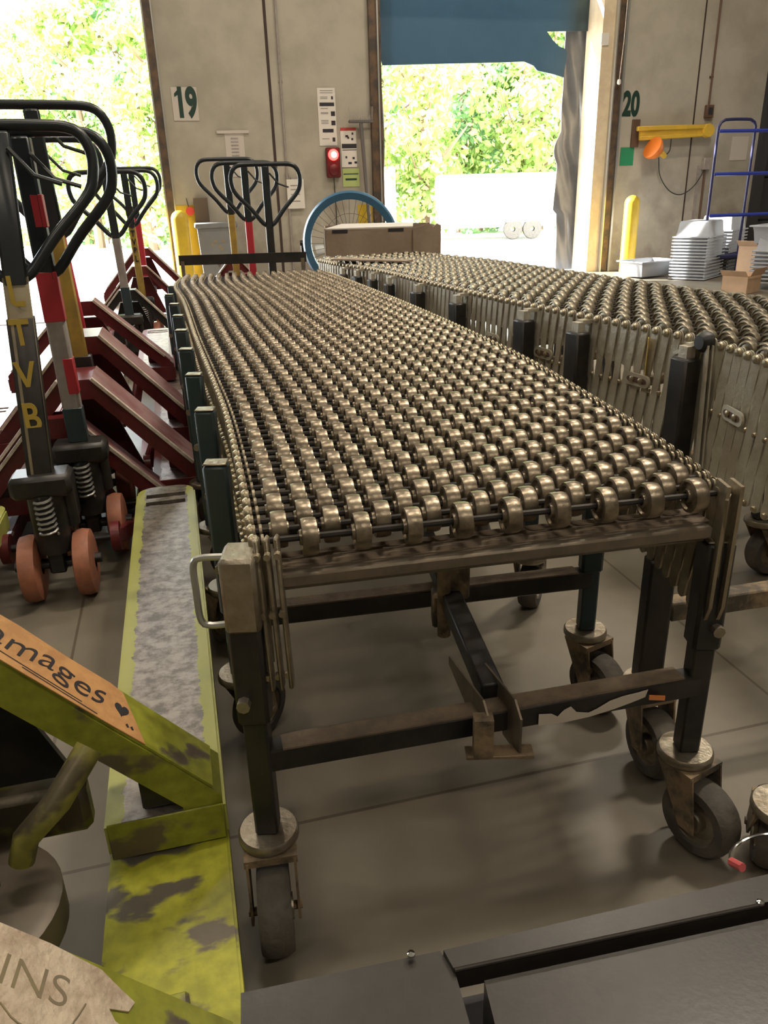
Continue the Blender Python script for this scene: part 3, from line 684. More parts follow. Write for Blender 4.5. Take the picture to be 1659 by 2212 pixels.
CAMP = Vector((0,0,1.0))
def conveyor(root, Lp, Rp, N, zax, zlow, offs_even, offs_odd, wm, lm, barw, legs_i, lay):
    """Lp/Rp edge paths; axle i joins Lp[i] and Rp[i]"""
    mb0, prof = skate_mesh(wm); wheel_me = mb0.mesh('skate_wheel', wm)
    L, _ = path(Lp, N); Rr, _ = path(Rp, N)
    wheels = []
    for i in range(N):
        a = L[i]; b = Rr[i]; d = (b-a); ang = math.atan2(d.y, d.x)
        for t in (offs_even if i % 2 == 0 else offs_odd):
            p = a.lerp(b, t); wheels.append((Vector((p.x, p.y, zax)), ang, i))
    wheels.sort(key=lambda w: (w[0]-CAMP).length)
    vis = [w for w in wheels if lay(w[0])] + [w for w in wheels if not lay(w[0])]
    for p, ang, i in vis[:100]:
        o = bpy.data.objects.new('skate_wheel', wheel_me); COL.objects.link(o); o.parent = root
        o.location = p; o.rotation_euler = (random.uniform(0, 6), 0, ang)
    rest = MB()
    wv = [Vector(v) for v in mb0.v]
    for p, ang, i in vis[100:]:
        Mx = Matrix.Translation(p) @ Matrix.Rotation(ang, 4, 'Z'); rest.add([Mx @ q for q in wv], mb0.f, True)
    tag(rest.obj('skate_wheels', wm, root), kind='stuff')
    # axles
    axs = []
    for i in range(N):
        a = L[i].copy(); b = Rr[i].copy(); a.z = b.z = zax
        d = (b-a).normalized()
        m = MB().cyl(a-d*.012, b+d*.012, .0045, 8)
        axs.append(m)
        if i < 100: m.obj('axle', M['axle'], root)
    if N > 100:
        m = MB()
        for q in axs[100:]: m.add(q.v, q.f, True)
        tag(m.obj('axles', M['axle'], root), kind='stuff')
    # links (scissor bars) and rivet heads on both sides
    bars = []
    for side, E, s in ((0, L, -1), (1, Rr, 1)):
        for i in range(N):
            d = (Rr[i]-L[i]).normalized(); out = d*s
            top = Vector((E[i].x, E[i].y, zax)); tan = (E[min(i+1,N-1)]-E[max(i-1,0)]).normalized()
            for lyr, j in ((0, min(i+1, N-1)), (1, max(i-1, 0))):
                o_ = out*(.006+.0085*lyr)
                bot = Vector((E[j].x, E[j].y, zlow)) - (out*0)
                m = MB(); p = top+o_+Vector((0,0,.0)); q = bot+o_
                ax = (p-q).normalized(); y = ax.cross(out).normalized()
                K = 6; poly = []
                for k in range(K+1):
                    an = PI*k/K; poly.append(p+(y*math.cos(an)+ax*math.sin(an))*barw/2)
                for k in range(K+1):
                    an = PI*k/K; poly.append(q-(y*math.cos(an)+ax*math.sin(an))*barw/2)
                n = len(poly); vs = [v-out*.0018 for v in poly]+[v+out*.0018 for v in poly]
                m.add(vs, [tuple(range(n))[::-1], tuple(range(n,2*n))]+[(k,(k+1)%n,n+(k+1)%n,n+k) for k in range(n)])
                bars.append(((p-CAMP).length + (0 if lay(p) else 10) + (0 if ((CAMP-p).dot(out) > 0) == (lyr == 1) else 1.2), m))
            if True:
                r = MB()
                for zz, rad in ((zax, .0105), (zlow, .008), ((zax+zlow)/2, .007)):
                    r.lathe([(rad,0),(rad,.003),(rad*.7,.007),(1e-4,.008)], Vector((E[i].x,E[i].y,zz))+out*.0165, out, 10)
                bars.append(None); rv.append(r)
    bars = [b for b in bars if b]; bars.sort(key=lambda b: b[0])
    for _, m in bars[:100]: m.obj('link_bar', lm, root)
    m = MB()
    for _, q in bars[100:]: m.add(q.v, q.f, False)
    tag(m.obj('link_bars', lm, root), kind='stuff')
    m = MB()
    for r in rv: m.add(r.v, r.f, True)
    rv.clear()
    tag(m.obj('rivets', M['cap'], root), kind='stuff')
    return L, Rr
rv = []

# --- conveyor 1 (centre)
Lpts = [(-.145,.867,0),(-.196,1.099,0),(-.285,1.468,0),(-.385,1.829,0),(-.545,2.397,0),(-.775,3.249,0),(-.955,3.85,0),(-1.02,4.25,0)]
Rpts = [(.452,.98,0),(.440,1.203,0),(.40,1.536,0),(.335,1.951,0),(.215,2.484,0),(.075,3.045,0),(-.13,3.799,0),(-.284,4.336,0)]
c1 = thing('skate_wheel_conveyor', 'near flexible skate-wheel conveyor with dark legs and casters, in the middle', 'conveyor', (0,0,0))
ev = [.085+.1085*k for k in range(9)]; od = [.028+.1085*k for k in range(9)]
ZA = .606
L1, R1 = conveyor(c1, Lpts, Rpts, 110, ZA, .42, ev, od, M['wheel_l'], M['link'], .018, None, lambda p: p.y < 3)
def leg_pair(root, pl, pr, k, ztop, zbar, sw, up='teal', w=.05, near=False, zp=.17):
    for s, p, ang in ((-1, pl, sw[0]), (1, pr, sw[1])):
        h_ = w*.4 if not near else w/2
        lg = MB().box(p.x-w/2, p.x+w/2, p.y-h_, p.y+h_, .36 if near else .30, ztop, .005)
        lg.box(p.x-w*.38, p.x+w*.38, p.y-w*.38, p.y+w*.38, zp, .42, .003)
        o = lg.obj('leg', M['black'] if near else M[up], root)
        cpm = MB().box(p.x-w/2+.001, p.x+w/2-.001, p.y-h_+.001, p.y+h_-.001, ztop, ztop+.004, .002)
        cpm.obj('lit_leg_top', M['zinc'], o)  # pale plate put in for the backlit top edge of the leg
        MB().cyl((p.x+s*w*.2, p.y-w/2-.012, .40), (p.x+s*w*.2, p.y-w/2, .40), .009, 8).obj('bolt', M['zinc'], o)
        caster(root, p.x, p.y, ang, zp)
    cb = MB().bar((pl.x, pl.y, zbar), (pr.x, pr.y, zbar), .032, .036, bev=.003)
    o = cb.obj('crossbar', M['black'], root)
    MB().bar((pl.x+.03, pl.y+.005, zbar+.019), (pr.x-.03, pr.y-.005, zbar+.019), .031, .003).obj('dust_layer', M['dustytop'], o)
# arc positions for legs
idx = [0]
def atarc(E, s):
    acc = 0
    for i in range(1, len(E)):
        l = (E[i]-E[i-1]).length
        if acc+l >= s: return E[i-1].lerp(E[i], (s-acc)/l), (E[i]-E[i-1]).normalized()
        acc += l
    return E[-1], (E[-1]-E[-2]).normalized()
sw = [(2.98, 2.62), (.5, 2.6), (-.6, .4), (1.2, -1.0), (.3, .9), (-1.4, .2), (.6, .6), (0, 1), (.3, .4), (1, 1), (0, 0)]
for k in range(10):
    s = .02+k*.37
    if k == 0: pl = Vector((-.178,.842,0)); pr = Vector((.470,.985,0))
    else:
        a, ta = atarc(L1, s); b_, tb = atarc(R1, s*.97)
        pl = a+Vector((-ta.y, ta.x, 0))*.052; pr = b_+Vector((-tb.y, tb.x, 0))*(.02)
    leg_pair(c1, pl, pr, k, .535 if k == 0 else .585, .295 if k == 0 else .285, sw[k], near=(k == 0), w=.042)
# end bracket and handle on near left leg
MB().box(-.199,-.155,.815,.872,.503,.605,.005).obj('leg_bracket', M['zinc'], c1)
hm = MB(); hp, _ = path([(-.196,.838,.600),(-.222,.836,.600),(-.232,.836,.592),(-.233,.836,.555),(-.232,.836,.516),(-.222,.836,.507),(-.196,.838,.507)], 30)
hm.tube(hp, .0045, 8).obj('grab_handle', M['galv'], c1)
# right end plates: pair of long tapered links
for s_, x0 in ((0, .476), (1, .458)):
    MB().prism([(-.02,.625),(.016,.625),(.024,.60),(.016,.44),(-.004,.405),(-.018,.44)], lambda x,y,t: Vector((t, .972+x, y)), x0, x0+.005).obj('end_link', M['link'], c1)
MB().bar((.462,.955,.61),(.482,.985,.40),.004,.02).obj('end_strap', M['link'], c1)
for dx in (-.006, .006, .018):
    q_ = MB().bar((-.150+dx,.850+dx*.2,.618),(-.144+dx,.836+dx*.2,.41),.020,.0055,up=(1,0,0),bev=.002)
    for zz in (.60,.52,.43): q_.cyl((-.148+dx,.829+dx*.2,zz),(-.148+dx,.838+dx*.2,zz),.0045,8)
    q_.obj('end_strap', M['link'], c1)
# front beam of the bed
fb = MB(); a = Vector((-.135,.862,.556)); b2 = Vector((.448,.972,.556))
fb.bar(a, b2, .028, .018, bev=.003); fb.bar(a+Vector((0,.010,-.012)), b2+Vector((0,.010,-.012)), .006, .018)
fb.obj('front_beam', M['beam'], c1)
MB().bar(a+Vector((0,.03,.008)), b2+Vector((0,.03,.008)), .05, .004).obj('dust_tray', M['dustytop'], c1)
# spine rail beneath and its bracket
sp1 = Vector((.150,.905,.300)); sp2 = Vector((.105,1.23,.345)); sp3 = Vector((.06,1.62,.36))
MB().bar(sp1+Vector((0,.03,.02)), sp2, .034, .034, bev=.003).bar(sp2, sp3, .03, .03).obj('spine_rail', M['black'], c1)
def plate(x0, x1, ys): pass
for dx in (-.024, .020):
    MB().prism([(-.03,.262),(.02,.262),(.03,.29),(.11,.325),(.11,.34),(-.01,.345),(-.03,.325)], lambda x,y,t: Vector((t-.30*x, .895+x, y)), .150+dx, .150+dx+.003).obj('rail_bracket', M['beam'], c1)
MB().box(.105,.20,.860,.885,.262,.268,.001).box(.115,.142,.858,.878,.268,.33).obj('clamp_plate', M['dusty'], c1)
for (x,y,z) in ((.105,1.205,.30),(.12,1.20,.36)):
    MB().box(x-.025,x+.025,y-.02,y+.02,z-.02,z+.045,.004).obj('rail_bracket', M['dusty'], c1)
MB().cyl((.10,1.18,.27),(.10,1.18,.42),.012,10).obj('rail_post', M['dusty'], c1)
# torn tape on the crossbar
def barpt(t, dz, off=-.0165):
    p = Vector((-.178,.842,.295)).lerp(Vector((.470,.985,.295)), t); return p+Vector((.2*off*-1, off, dz))
tp = MB(); pts = [(.60,-.016),(.60,.004),(.63,.001),(.645,-.006),(.66,.004),(.675,.008),(.69,-.004),(.72,-.009),(.74,-.004),(.77,.006),(.80,.010),(.84,.012),(.86,.014),(.855,.002),(.82,-.004),(.78,-.010),(.72,-.016),(.66,-.018)]
tp.prism(pts, lambda x,y,t: barpt(x, y, t), -.0185, -.0172); tp.obj('torn_tape', M['tape_white'], c1)
MB().prism([(.86,.004),(.86,.012),(.90,.006),(.90,-.002)], lambda x,y,t: barpt(x, y-.004, t), -.024, -.0225).obj('tape_scrap', M['tape_orange'], c1)
# end stop bar at the far end
e0 = Vector((-1.085,4.45,0)); e1 = Vector((-.385,4.45,0))
MB().bar(e0+Vector((0,0,.685)), e1+Vector((0,0,.685)), .012, .052).obj('end_stop', M['black'], c1)
for p in (e0+Vector((.02,0,0)), e1-Vector((.02,0,0))): MB().bar(p+Vector((0,-.01,.5)), p+Vector((0,-.01,.68)), .02, .006, up=(0,1,0)).obj('stop_post', M['zinc'], c1)

# --- conveyor 2 (right, curved)
Ln = [(-.34,5.0,0),(-.20,4.66,0),(.0,4.28,0),(.235,3.60,0),(.475,2.92,0),(.675,2.445,0),(.80,2.15,0),(.868,1.95,0),(.885,1.72,0),(.93,1.40,0),(1.03,1.10,0)]
def offset(pts, w):
    out = []
    for i, p in enumerate(pts):
        p = Vector(p); t = (Vector(pts[min(i+1,len(pts)-1)])-Vector(pts[max(i-1,0)])).normalized(); out.append(p+Vector((-t.y, t.x, 0))*w)
    return out
Rn = offset(Ln, .70)
Rn[-1] = Vector((1.74,1.45,0)); Rn[-2] = Vector((1.66,1.68,0)); Rn[-3] = Vector((1.60,1.93,0)); Rn[-4] = Vector((1.535,2.18,0)); Rn[-5] = Vector((1.44,2.48,0))
c2 = thing('skate_wheel_conveyor', 'curved skate-wheel conveyor with black posts on its side, behind on the right', 'conveyor', (0,0,0))
ev2 = [.06+.109*k for k in range(9)]; od2 = [.02+.109*k for k in range(9)]
L2, R2 = conveyor(c2, Ln, Rn, 98, .622, .285, ev2, od2, M['wheel_r'], M['link_r'], .0235, None, lambda p: p.x < p.y*.47+.1)
posts = [(.849,2.104), (.684,2.577), (.513,2.84), (.371,3.389), (.21,3.80), (.057,4.185), (-.061,4.42), (-.158,4.60), (-.25,4.74)]
for k, (x, y) in enumerate([(a_*.952, b_*.952) for a_, b_ in posts]):
    # nearest point on near edge, post stands just outside it
    j = min(range(len(L2)), key=lambda i: (L2[i]-Vector((x,y,0))).length)
    t = (L2[min(j+1,len(L2)-1)]-L2[j-1]).normalized(); nrm = Vector((-t.y, t.x, 0)); p = L2[j]-nrm*.05
    w = .066 if k < 5 else .055
    pr = R2[j]+nrm*.05
    for s, pp_ in ((0, p), (1, pr)):
        m = MB(); m.obox(Vector((pp_.x,pp_.y,.44)), t, nrm, Vector((0,0,1)), w, w*.8, .28, .006)
        m.obox(Vector((pp_.x,pp_.y,.28)), t, nrm, Vector((0,0,1)), w*.75, w*.6, .22, .004)
        o = m.obj('leg', M['black'], c2)
        MB().obox(Vector((pp_.x,pp_.y,.585)), t, nrm, Vector((0,0,1)), w*.5, w*.4, .05).obox(Vector((pp_.x,pp_.y,.61))+nrm*(.03 if s == 0 else -.03), t, nrm, Vector((0,0,1)), .03, .05, .012).obj('leg_hook', M['link_r'], o)
        caster(c2, pp_.x, pp_.y, random.uniform(-1.2,1.2)+(.6 if s == 0 else 0), .17)
    if k < 5:
        MB().bar((p.x,p.y,.29),(pr.x,pr.y,.29),.03,.036,bev=.003).obj('crossbar', M['dusty'], c2)
# low support leg and crossbar reaching under the near conveyor
MB().box(.445,.490,1.15,1.19,.17,.415,.004).obj('leg', M['black'], c2)
caster(c2, .467, 1.17, 2.9, .17)
MB().bar((.488,1.17,.315),(1.00,1.285,.315),.034,.036,bev=.003).obj('crossbar', M['dusty'], c2)
MB().box(1.00,1.045,1.27,1.31,.17,.56,.004).obj('leg', M['black'], c2)
caster(c2, 1.022, 1.29, .5, .17)
# foremost leg pair of the curved conveyor, below right
pa = Vector((.99,1.90,0))
m = MB().box(.985,1.03,1.86,1.90,.17,.5,.004); m.obj('leg', M['black'], c2)
caster(c2, 1.007, 1.88, 1.3, .17, .068)
# big pivot boss + slotted joining plates on the near side
def oval(p, t, out, L_, h, slots=True):
    K = 8; poly = []
    for k in range(K+1): an = -PI/2+PI*k/K; poly.append(((L_/2-h/2)+math.cos(an)*h/2, math.sin(an)*h/2))
    for k in range(K+1): an = PI/2+PI*k/K; poly.append((-(L_/2-h/2)+math.cos(an)*h/2, math.sin(an)*h/2))
    m = MB().prism(poly, lambda x,y,q: p+t*x+Vector((0,0,y))+out*q, .022, .028)
    o = m.obj('joining_plate', M['link_r'], c2)
    s = MB().prism([(x*.80,y*.45) for x,y in poly], lambda x,y,q: p+t*x+Vector((0,0,y))+out*q, .0282, .0288); s.obj('slot', M['bracket'], o)
    for dx in (-.018, .018): MB().lathe([(.009,0),(.009,.005),(.005,.007),(1e-4,.007)], p+t*dx+out*.028, out, 8).obj('bolt', M['cap'], o)
for (x, y) in ((.765,2.235), (.60,2.64), (.45,2.99), (.30,3.42), (.14,3.88), (.875,1.79)):
    j = min(range(len(L2)), key=lambda i: (L2[i]-Vector((x,y,0))).length)
    t = (L2[min(j+1,len(L2)-1)]-L2[j-1]).normalized(); out = -Vector((-t.y, t.x, 0)); oval(Vector((L2[j].x,L2[j].y,.475)), t, out, .105, .036)
j = min(range(len(L2)), key=lambda i: (L2[i]-Vector((.86,1.99,0))).length)
bp = L2[j]; MB().lathe([(.026,0),(.026,.02),(.018,.03),(1e-4,.03)], Vector((bp.x,bp.y,.625))+Vector((-.02,-.006,0)), (-.95,-.3,0), 18).obj('pivot_boss', M['black'], c2)
MB().bar(Vector((bp.x-.03,bp.y-.01,.63)), Vector((.80,2.06,.58)), .03, .010).obj('leg_hook', M['link_r'], c2)
for dx in (0,.012): MB().bar((bp.x-.02-dx,bp.y-.03,.62),(bp.x-.015-dx,bp.y-.05,.30),.02,.004,up=(1,0,0)).obj('end_strap', M['link_r'], c2)
MB().prism([(0,.60),(.026,.60),(.02,.50),(-.01,.44)], lambda x,y,t: Vector((.80-.3*x+t, 2.20-x, y)), -.035, -.033).obj('yellow_tag', M['yellow_letter'], c2)
tag(MB().prism([(-.26,4.62),(.16,4.34),(.20,4.40),(-.20,4.72)], lambda x,y,t: Vector((x,y,t)), .648, .656).obj('flat_strip', M['card']), 'thin brown strip lying across the far end of the curved conveyor', 'strip')

# ------------------------------------------------------------------ pallet jacks
def arc_pts(c, r, a0, a1, n): return [(c[0]+r*math.cos(a0+(a1-a0)*k/n), c[1]+r*math.sin(a0+(a1-a0)*k/n)) for k in range(n+1)]
def jack(label, a, d0, zf, depth=.09, ptop=1.18, paint='red', archm='redtop', forkm='fork_red', post='grey_post', postd=.12, lean=(0,0), fork_len=1.15, tall=.34,
         steer=True, loop=True, group='red pallet jacks nested in the left row', rz=TH, world=None, lt=.06, hrot=0.0, edge=True, postw=.046):
    loc = AD(a, d0) if world is None else Vector(world)
    J = thing('pallet_jack', label, 'pallet jack', loc, rz, group)
    HW = .3425; FW = .16
    for s in (-1, 1):
        xc = s*(HW-FW/2)
        m = MB(); y0, y1 = 0.0, fork_len
        sl = [(y1-.155, y1-.125), (y1-.095, y1-.065)]
        def strip(ya, yb, xa=-FW/2, xb=FW/2): m.box(xa, xb, ya, yb, -.010, 0)
        strip(y0, sl[0][0])
        for (p, q) in sl: strip(p, q, -FW/2, -.055); strip(p, q, .055, FW/2)
        strip(sl[0][1], sl[1][0]); strip(sl[1][1], y1-.05)
        pl = [(-FW/2, y1-.05), (FW/2, y1-.05)]+[(FW/2-.05+.05*math.cos(q), y1-.05+.05*math.sin(q)) for q in [PI/2*k/6 for k in range(1,7)]]+[(-FW/2+.05-.05*math.sin(q), y1-.05+.05*math.cos(q)) for q in [PI/2*k/6 for k in range(0,6)]]
        m.prism(pl, lambda x,y,t: Vector((x,y,t)), -.010, 0)
        for sx in (-1, 1): m.box(sx*FW/2-.004, sx*FW/2+.004, y0, y1-.05, -.052, -.004)
        o = m.obj('fork', M[forkm], J); o.location = (xc, 0, zf)
        MB().box(-FW/2, FW/2, y0-.004, y0-.0005, -.062, .001, .002).obj('heel_plate', M[paint], o)
        # stop block on heel
        MB().box(-.03, .025, .115, .14, 0, .045, .004).obj('stop_block', M[paint], o)
    # A-frame arch
    top = zf+tall; ax = .045; tk = lt
    prof = [(-HW, zf-.055), (-HW, zf+.012), (-ax, top), (ax, top), (HW, zf+.012), (HW, zf-.055), (HW-.045, zf-.055), (HW-.045, zf-.022), (HW-.17, zf-.022), (HW-.17, zf+.03), (HW-.17+.001, zf+.012+.17*1.09-tk), (ax-.01, top-tk), (-ax+.01, top-tk), (-HW+.17-.001, zf+.012+.17*1.09-tk), (-HW+.17, zf+.03), (-HW+.17, zf-.022), (-HW+.045, zf-.022), (-HW+.045, zf-.055)]
    m = MB()
    m.prism([(-HW, zf-.06), (-HW, zf+.012), (-ax, top), (-ax, top-tk), (-HW+.055, zf+.005), (-HW+.055, zf-.06)], lambda x,y,t: Vector((x,t,y)), -.0, depth)
    m.prism([(HW, zf-.06), (HW, zf+.012), (ax, top), (ax, top-tk), (HW-.055, zf+.005), (HW-.055, zf-.06)], lambda x,y,t: Vector((x,t,y)), -.0, depth)
    m.prism([(-ax, top), (ax, top), (ax, top-tk), (-ax, top-tk)], lambda x,y,t: Vector((x,t,y)), -.0, depth)
    m.obj('a_frame', M[paint], J)
    # cover plates lying on the sloped faces
    for s in (-1, 1):
        p0 = Vector((s*HW, 0, zf+.012)); p1 = Vector((s*ax, 0, top)); sl = (p1-p0).normalized(); nn = Vector((s*abs(sl.z), 0, abs(sl.x)))
        q = [p0+sl*.02, p1]
        vs = []
        for off in (.0005, .004):
            for (pp_, yy) in ((q[0], .004), (q[1], .004), (q[1], depth-.002), (q[0], depth-.002)): vs.append(pp_+nn*off+Vector((0,yy,0)))
        MB().add(vs, [(0,3,2,1),(4,5,6,7),(0,1,5,4),(1,2,6,5),(2,3,7,6),(3,0,4,7)]).obj('slope_plate', M[archm], J)
        if edge:
            MB().bar(p0+sl*.05+nn*.004+Vector((0,-.004,0)), p1+nn*.004+Vector((0,-.004,0)), .016, .009, up=nn).obj('worn_rim', M['white_edge'], J)
    # back wall of the frame, under the arch
    m = MB().prism([(-.15, zf+.0), (.15, zf+.0), (.055, top-tk-.02), (-.055, top-tk-.02)], lambda x,y,t: Vector((x,t,y)), depth-.012, depth-.002)
    m.obj('back_plate', M['black' if paint == 'lime' else paint], J)  # black on lime jacks: shade under the arch put into the colour
    # pump, steering wheels
    y = -postd
    MB().cyl((0,y,.14),(0,y,.34),.045,20).cyl((.05,y+.02,.2),(.05,y+.02,.33),.02,12).box(-.075,.075,y-.05,y+.05,.30,.36,.012).box(-.05,.05,y,.02,.16,.30,.01).obj('pump', M['black'], J)
    if steer:
        MB().cyl((-.11,y,.10),(.11,y,.10),.014,10).box(-.02,.02,y-.03,y+.03,.08,.17,.004).obj('steer_axle', M['black'], J)
        for s in (-1,1):
            MB().lathe([(.02,-.025),(.07,-.025),(.088,-.02),(.092,0),(.088,.02),(.07,.025),(.02,.025)], (s*.068,y,.092), (1,0,0), 28).obj('steer_wheel', M['orange_wheel'], J)
        hp = [(.0+.022*math.cos(k*.7), y-.045+.022*math.sin(k*.7), .20+k*.0016) for k in range(64)]
        MB().tube(hp, .0035, 6).obj('spring', M['galv'], J)
        for s in (-1,1):
            m = MB(); m.cyl((s*.145-.012,y+.10,.115),(s*.145+.012,y+.10,.115),.042,20); m.bar((s*.145,y+.10,.115),(s*.19,.03,zf-.03),.024,.05,bev=.006); m.obj('rocker_arm', M[paint], J)
        MB().cyl((-.15,y+.10,.115),(.15,y+.10,.115),.011,10).obj('torsion_shaft', M['black'], J)
    # handle
    b0 = Vector((0, y, .34)); t0 = Vector((lean[0], y+lean[1], ptop))
    if loop:
        cr, sr = math.cos(hrot), math.sin(hrot)
        def HP(x, z, off=0): 
            t = (z-b0.z)/(t0.z-b0.z); c = b0.lerp(t0, t); return Vector((c.x+x*cr-off*sr, c.y+x*sr+off*cr, z))
        pst = MB(); X = Vector((cr,sr,0)); Y = Vector((-sr,cr,0)); ax_ = (t0-b0).normalized()
        pst.obox((b0+HP(0,ptop-.33))/2, X, Y, ax_, postw, postw*.75, (HP(0,ptop-.33)-b0).length, .006)
        o = pst.obj('handle_post', M[post], J)
        hd = MB(); hd.obox((HP(0,ptop-.36)+HP(0,ptop-.01))/2, X, Y, ax_, postw*.95, postw*.8, .35, .006)
        lp = [(0,ptop-.345),(.035,ptop-.33),(.10,ptop-.25),(.185,ptop-.16),(.205,ptop-.11),(.205,ptop-.06),(.185,ptop-.02),(.15,ptop-.003),(.08,ptop),(0,ptop),(-.08,ptop),(-.15,ptop-.003),(-.185,ptop-.02),(-.205,ptop-.06),(-.205,ptop-.11),(-.185,ptop-.16),(-.10,ptop-.25),(-.035,ptop-.33)]
        cl, _ = path([HP(x,z) for x,z in lp]+[HP(*lp[0])], 64)
        hd.tube(cl[:-1], .0135, 10, closed=True)
        o2 = hd.obj('handle_loop', M['handle'], J)
        MB().tube([HP(.02,ptop-.05,-.03), HP(.07,ptop-.11,-.035), HP(.13,ptop-.13,-.03)], .006, 6).obj('release_lever', M['handle'], J)
    else: o = None; HP = None
    return J, o, HP, b0, t0
def post_bands(o, HP, bands, w=.048, hrot=0.0):
    """tape sleeves round a handle post: (z0,z1,material,xfrac0,xfrac1)"""
    for z0, z1, mname, x0, x1 in bands:
        a = HP(0, z0); b = HP(0, z1); ax_ = (b-a).normalized()
        MB().obox((a+b)/2+Vector((w*(x0+x1)/2, 0, 0)), Vector((1,0,0)), Vector((0,1,0)), ax_, w*(x1-x0), w*.80, (b-a).length, .002).obj('post_sleeve', M[mname], o)
def post_letters(o, HP, letters, z_top, step, size, m='yellow_letter', yoff=-.0225):
    for k, ch in enumerate(letters):
        z = z_top-k*step; c = HP(0, z)
        vs, fs = text_mesh(ch, size, .0006, .002)
        MB().add([(c.x+p.x*.75, c.y+yoff-p.z, z+p.y) for p in vs], fs).obj('letter', M[m], o)

# lime jacks in the foreground
J, o, HP, b0, t0 = jack('lime green pallet jack with orange tape label reading Damages, near left', -.37, .90, .195, depth=.095, paint='lime', archm='lime', forkm='fork_lime', post='lime', fork_len=1.39, tall=.345,
     group='lime green pallet jacks in the foreground', edge=False, lt=.075, steer=False, loop=False)
def slope_frame(zf, tall, s=1, HW=.3425, ax=.045):
    p0 = Vector((s*HW, 0, zf+.012)); p1 = Vector((s*ax, 0, zf+tall)); sl = (p1-p0).normalized(); nn = Vector((s*abs(sl.z), 0, abs(sl.x)))
    return p0, p1, sl, nn
p0, p1, sl, nn = slope_frame(.195, .345)
def onslope(u, v, h): return p1-sl*u+Vector((0,v,0))+nn*h   # u: metres down from the apex, v across
tapem = mat('orange_paper_tape', (.62, .33, .13), .5, 0, (.40, .20, .08), 30, .6)
L_ = (p1-p0).length
def surf_prism(poly, h0, h1, m, name, parent):
    MB().prism(poly, lambda x,y,t: onslope(x,y,t), h0, h1).obj(name, m, parent)
surf_prism([(-.02,.002),(.02,.090),(.09,.094),(.17,.091),(.24,.093),(.262,.088),(.305,.004),(.25,.002),(.12,.001)], .0045, .0058, tapem, 'tape_label', J)
# handwriting, read from the top of the slope down towards the heel
vs, fs = text_mesh('Damages', .060, .0004, -.0004, .2)
vv = [onslope(.118+p.x*1.05, .052+p.y*1.05+.006*math.sin(p.x*60), .0065+p.z*.5) for p in vs]
MB().add(vv, fs).obj('handwriting', M['ink'], J)
for (u0,u1,vv_) in ((.07,.20,.018),(.11,.225,.012)):
    MB().add([onslope(u0,vv_,.0062),onslope(u1,vv_-.004,.0062),onslope(u1,vv_-.0058,.0062),onslope(u0,vv_-.002,.0062)],[(0,1,2,3)]).obj('underline', M['ink'], J)
hp_ = [(.262+.012*math.sin(t)**3*1.0, .046+.0009*(13*math.cos(t)-5*math.cos(2*t)-2*math.cos(3*t)-math.cos(4*t))) for t in [2*PI*k/24 for k in range(24)]]
surf_prism(hp_, .006, .0066, M['ink'], 'heart', J)
for k in range(2): surf_prism([(.270+k*.008,.020),(.273+k*.008,.024),(.276+k*.008,.018),(.273+k*.008,.016)], .006, .0064, M['ink'], 'smile', J)
# lift rod and wheel disc of the same jack
MB().tube([(.235-.04,-.06,.375),(.155,-.10,.335),(.115,-.11,.30),(.105,-.115,.27)], [.017,.017,.016,.015], 14).obj('lift_rod', jackpaint('lime_dirty', (.24,.22,.05), (.12,.10,.06), .5), J)
MB().lathe([(1e-3,.16),(.10,.16),(.112,.17),(.112,.215),(.10,.222),(.03,.226),(1e-3,.226)], (.03,-.12,0), n=36).obj('turntable', M['disc'], J)
MB().bar((-.12,-.0,.245),(.17,-.0,.245),.04,.08,bev=.01).obj('cross_plate', jackpaint('lime_dark_olive', (.16,.15,.03), (.09,.075,.05), .5), J)  # front beam in a darker olive than the other lime parts
MB().box(.232,.288,.012,.09,.197,.272,.003).obj('hole_shade_block', M['black'], J)  # black block put in for the shaded hole under the arm

J2, o, HP, b0, t0 = jack('lime green pallet jack with cream paper label marked INS, at the lower left edge', -.372, .50, .130, depth=.10, paint='lime', archm='lime', forkm='lime_patch', post='lime', fork_len=1.0, tall=.345,
     group='lime green pallet jacks in the foreground', edge=False, lt=.075, steer=False, loop=False)
p0, p1, sl, nn = slope_frame(.130, .345)
pm = mat('cream_paper_label', (.60, .50, .38), .75, 0, (.40, .30, .22), 28, .8, .6, 50)
surf_prism([(.06,.004),(.06,.096),(.19,.097),(.25,.092),(.27,.082),(.292,.072),(.285,.060),(.262,.055),(.270,.045),(.292,.040),(.318,.022),(.320,.004),(.2,.001)], .0045, .0062, pm, 'paper_label', J2)
vs, fs = text_mesh('INS', .060, .0003, -.0006, .1)
MB().add([onslope(.178+p.x*.85, .052+p.y*.75, .0064+p.z*.5) for p in vs], fs).obj('handwriting', M['olive'], J2)
pth, _ = path([(.15,.022,0),(.17,.010,0),(.21,.008,0),(.225,.03,0),(.235,.05,0)], 16)
MB().tube([onslope(p.x,p.y,.0066) for p in pth], .0009, 5).obj('pencil_stroke', M['olive'], J2)

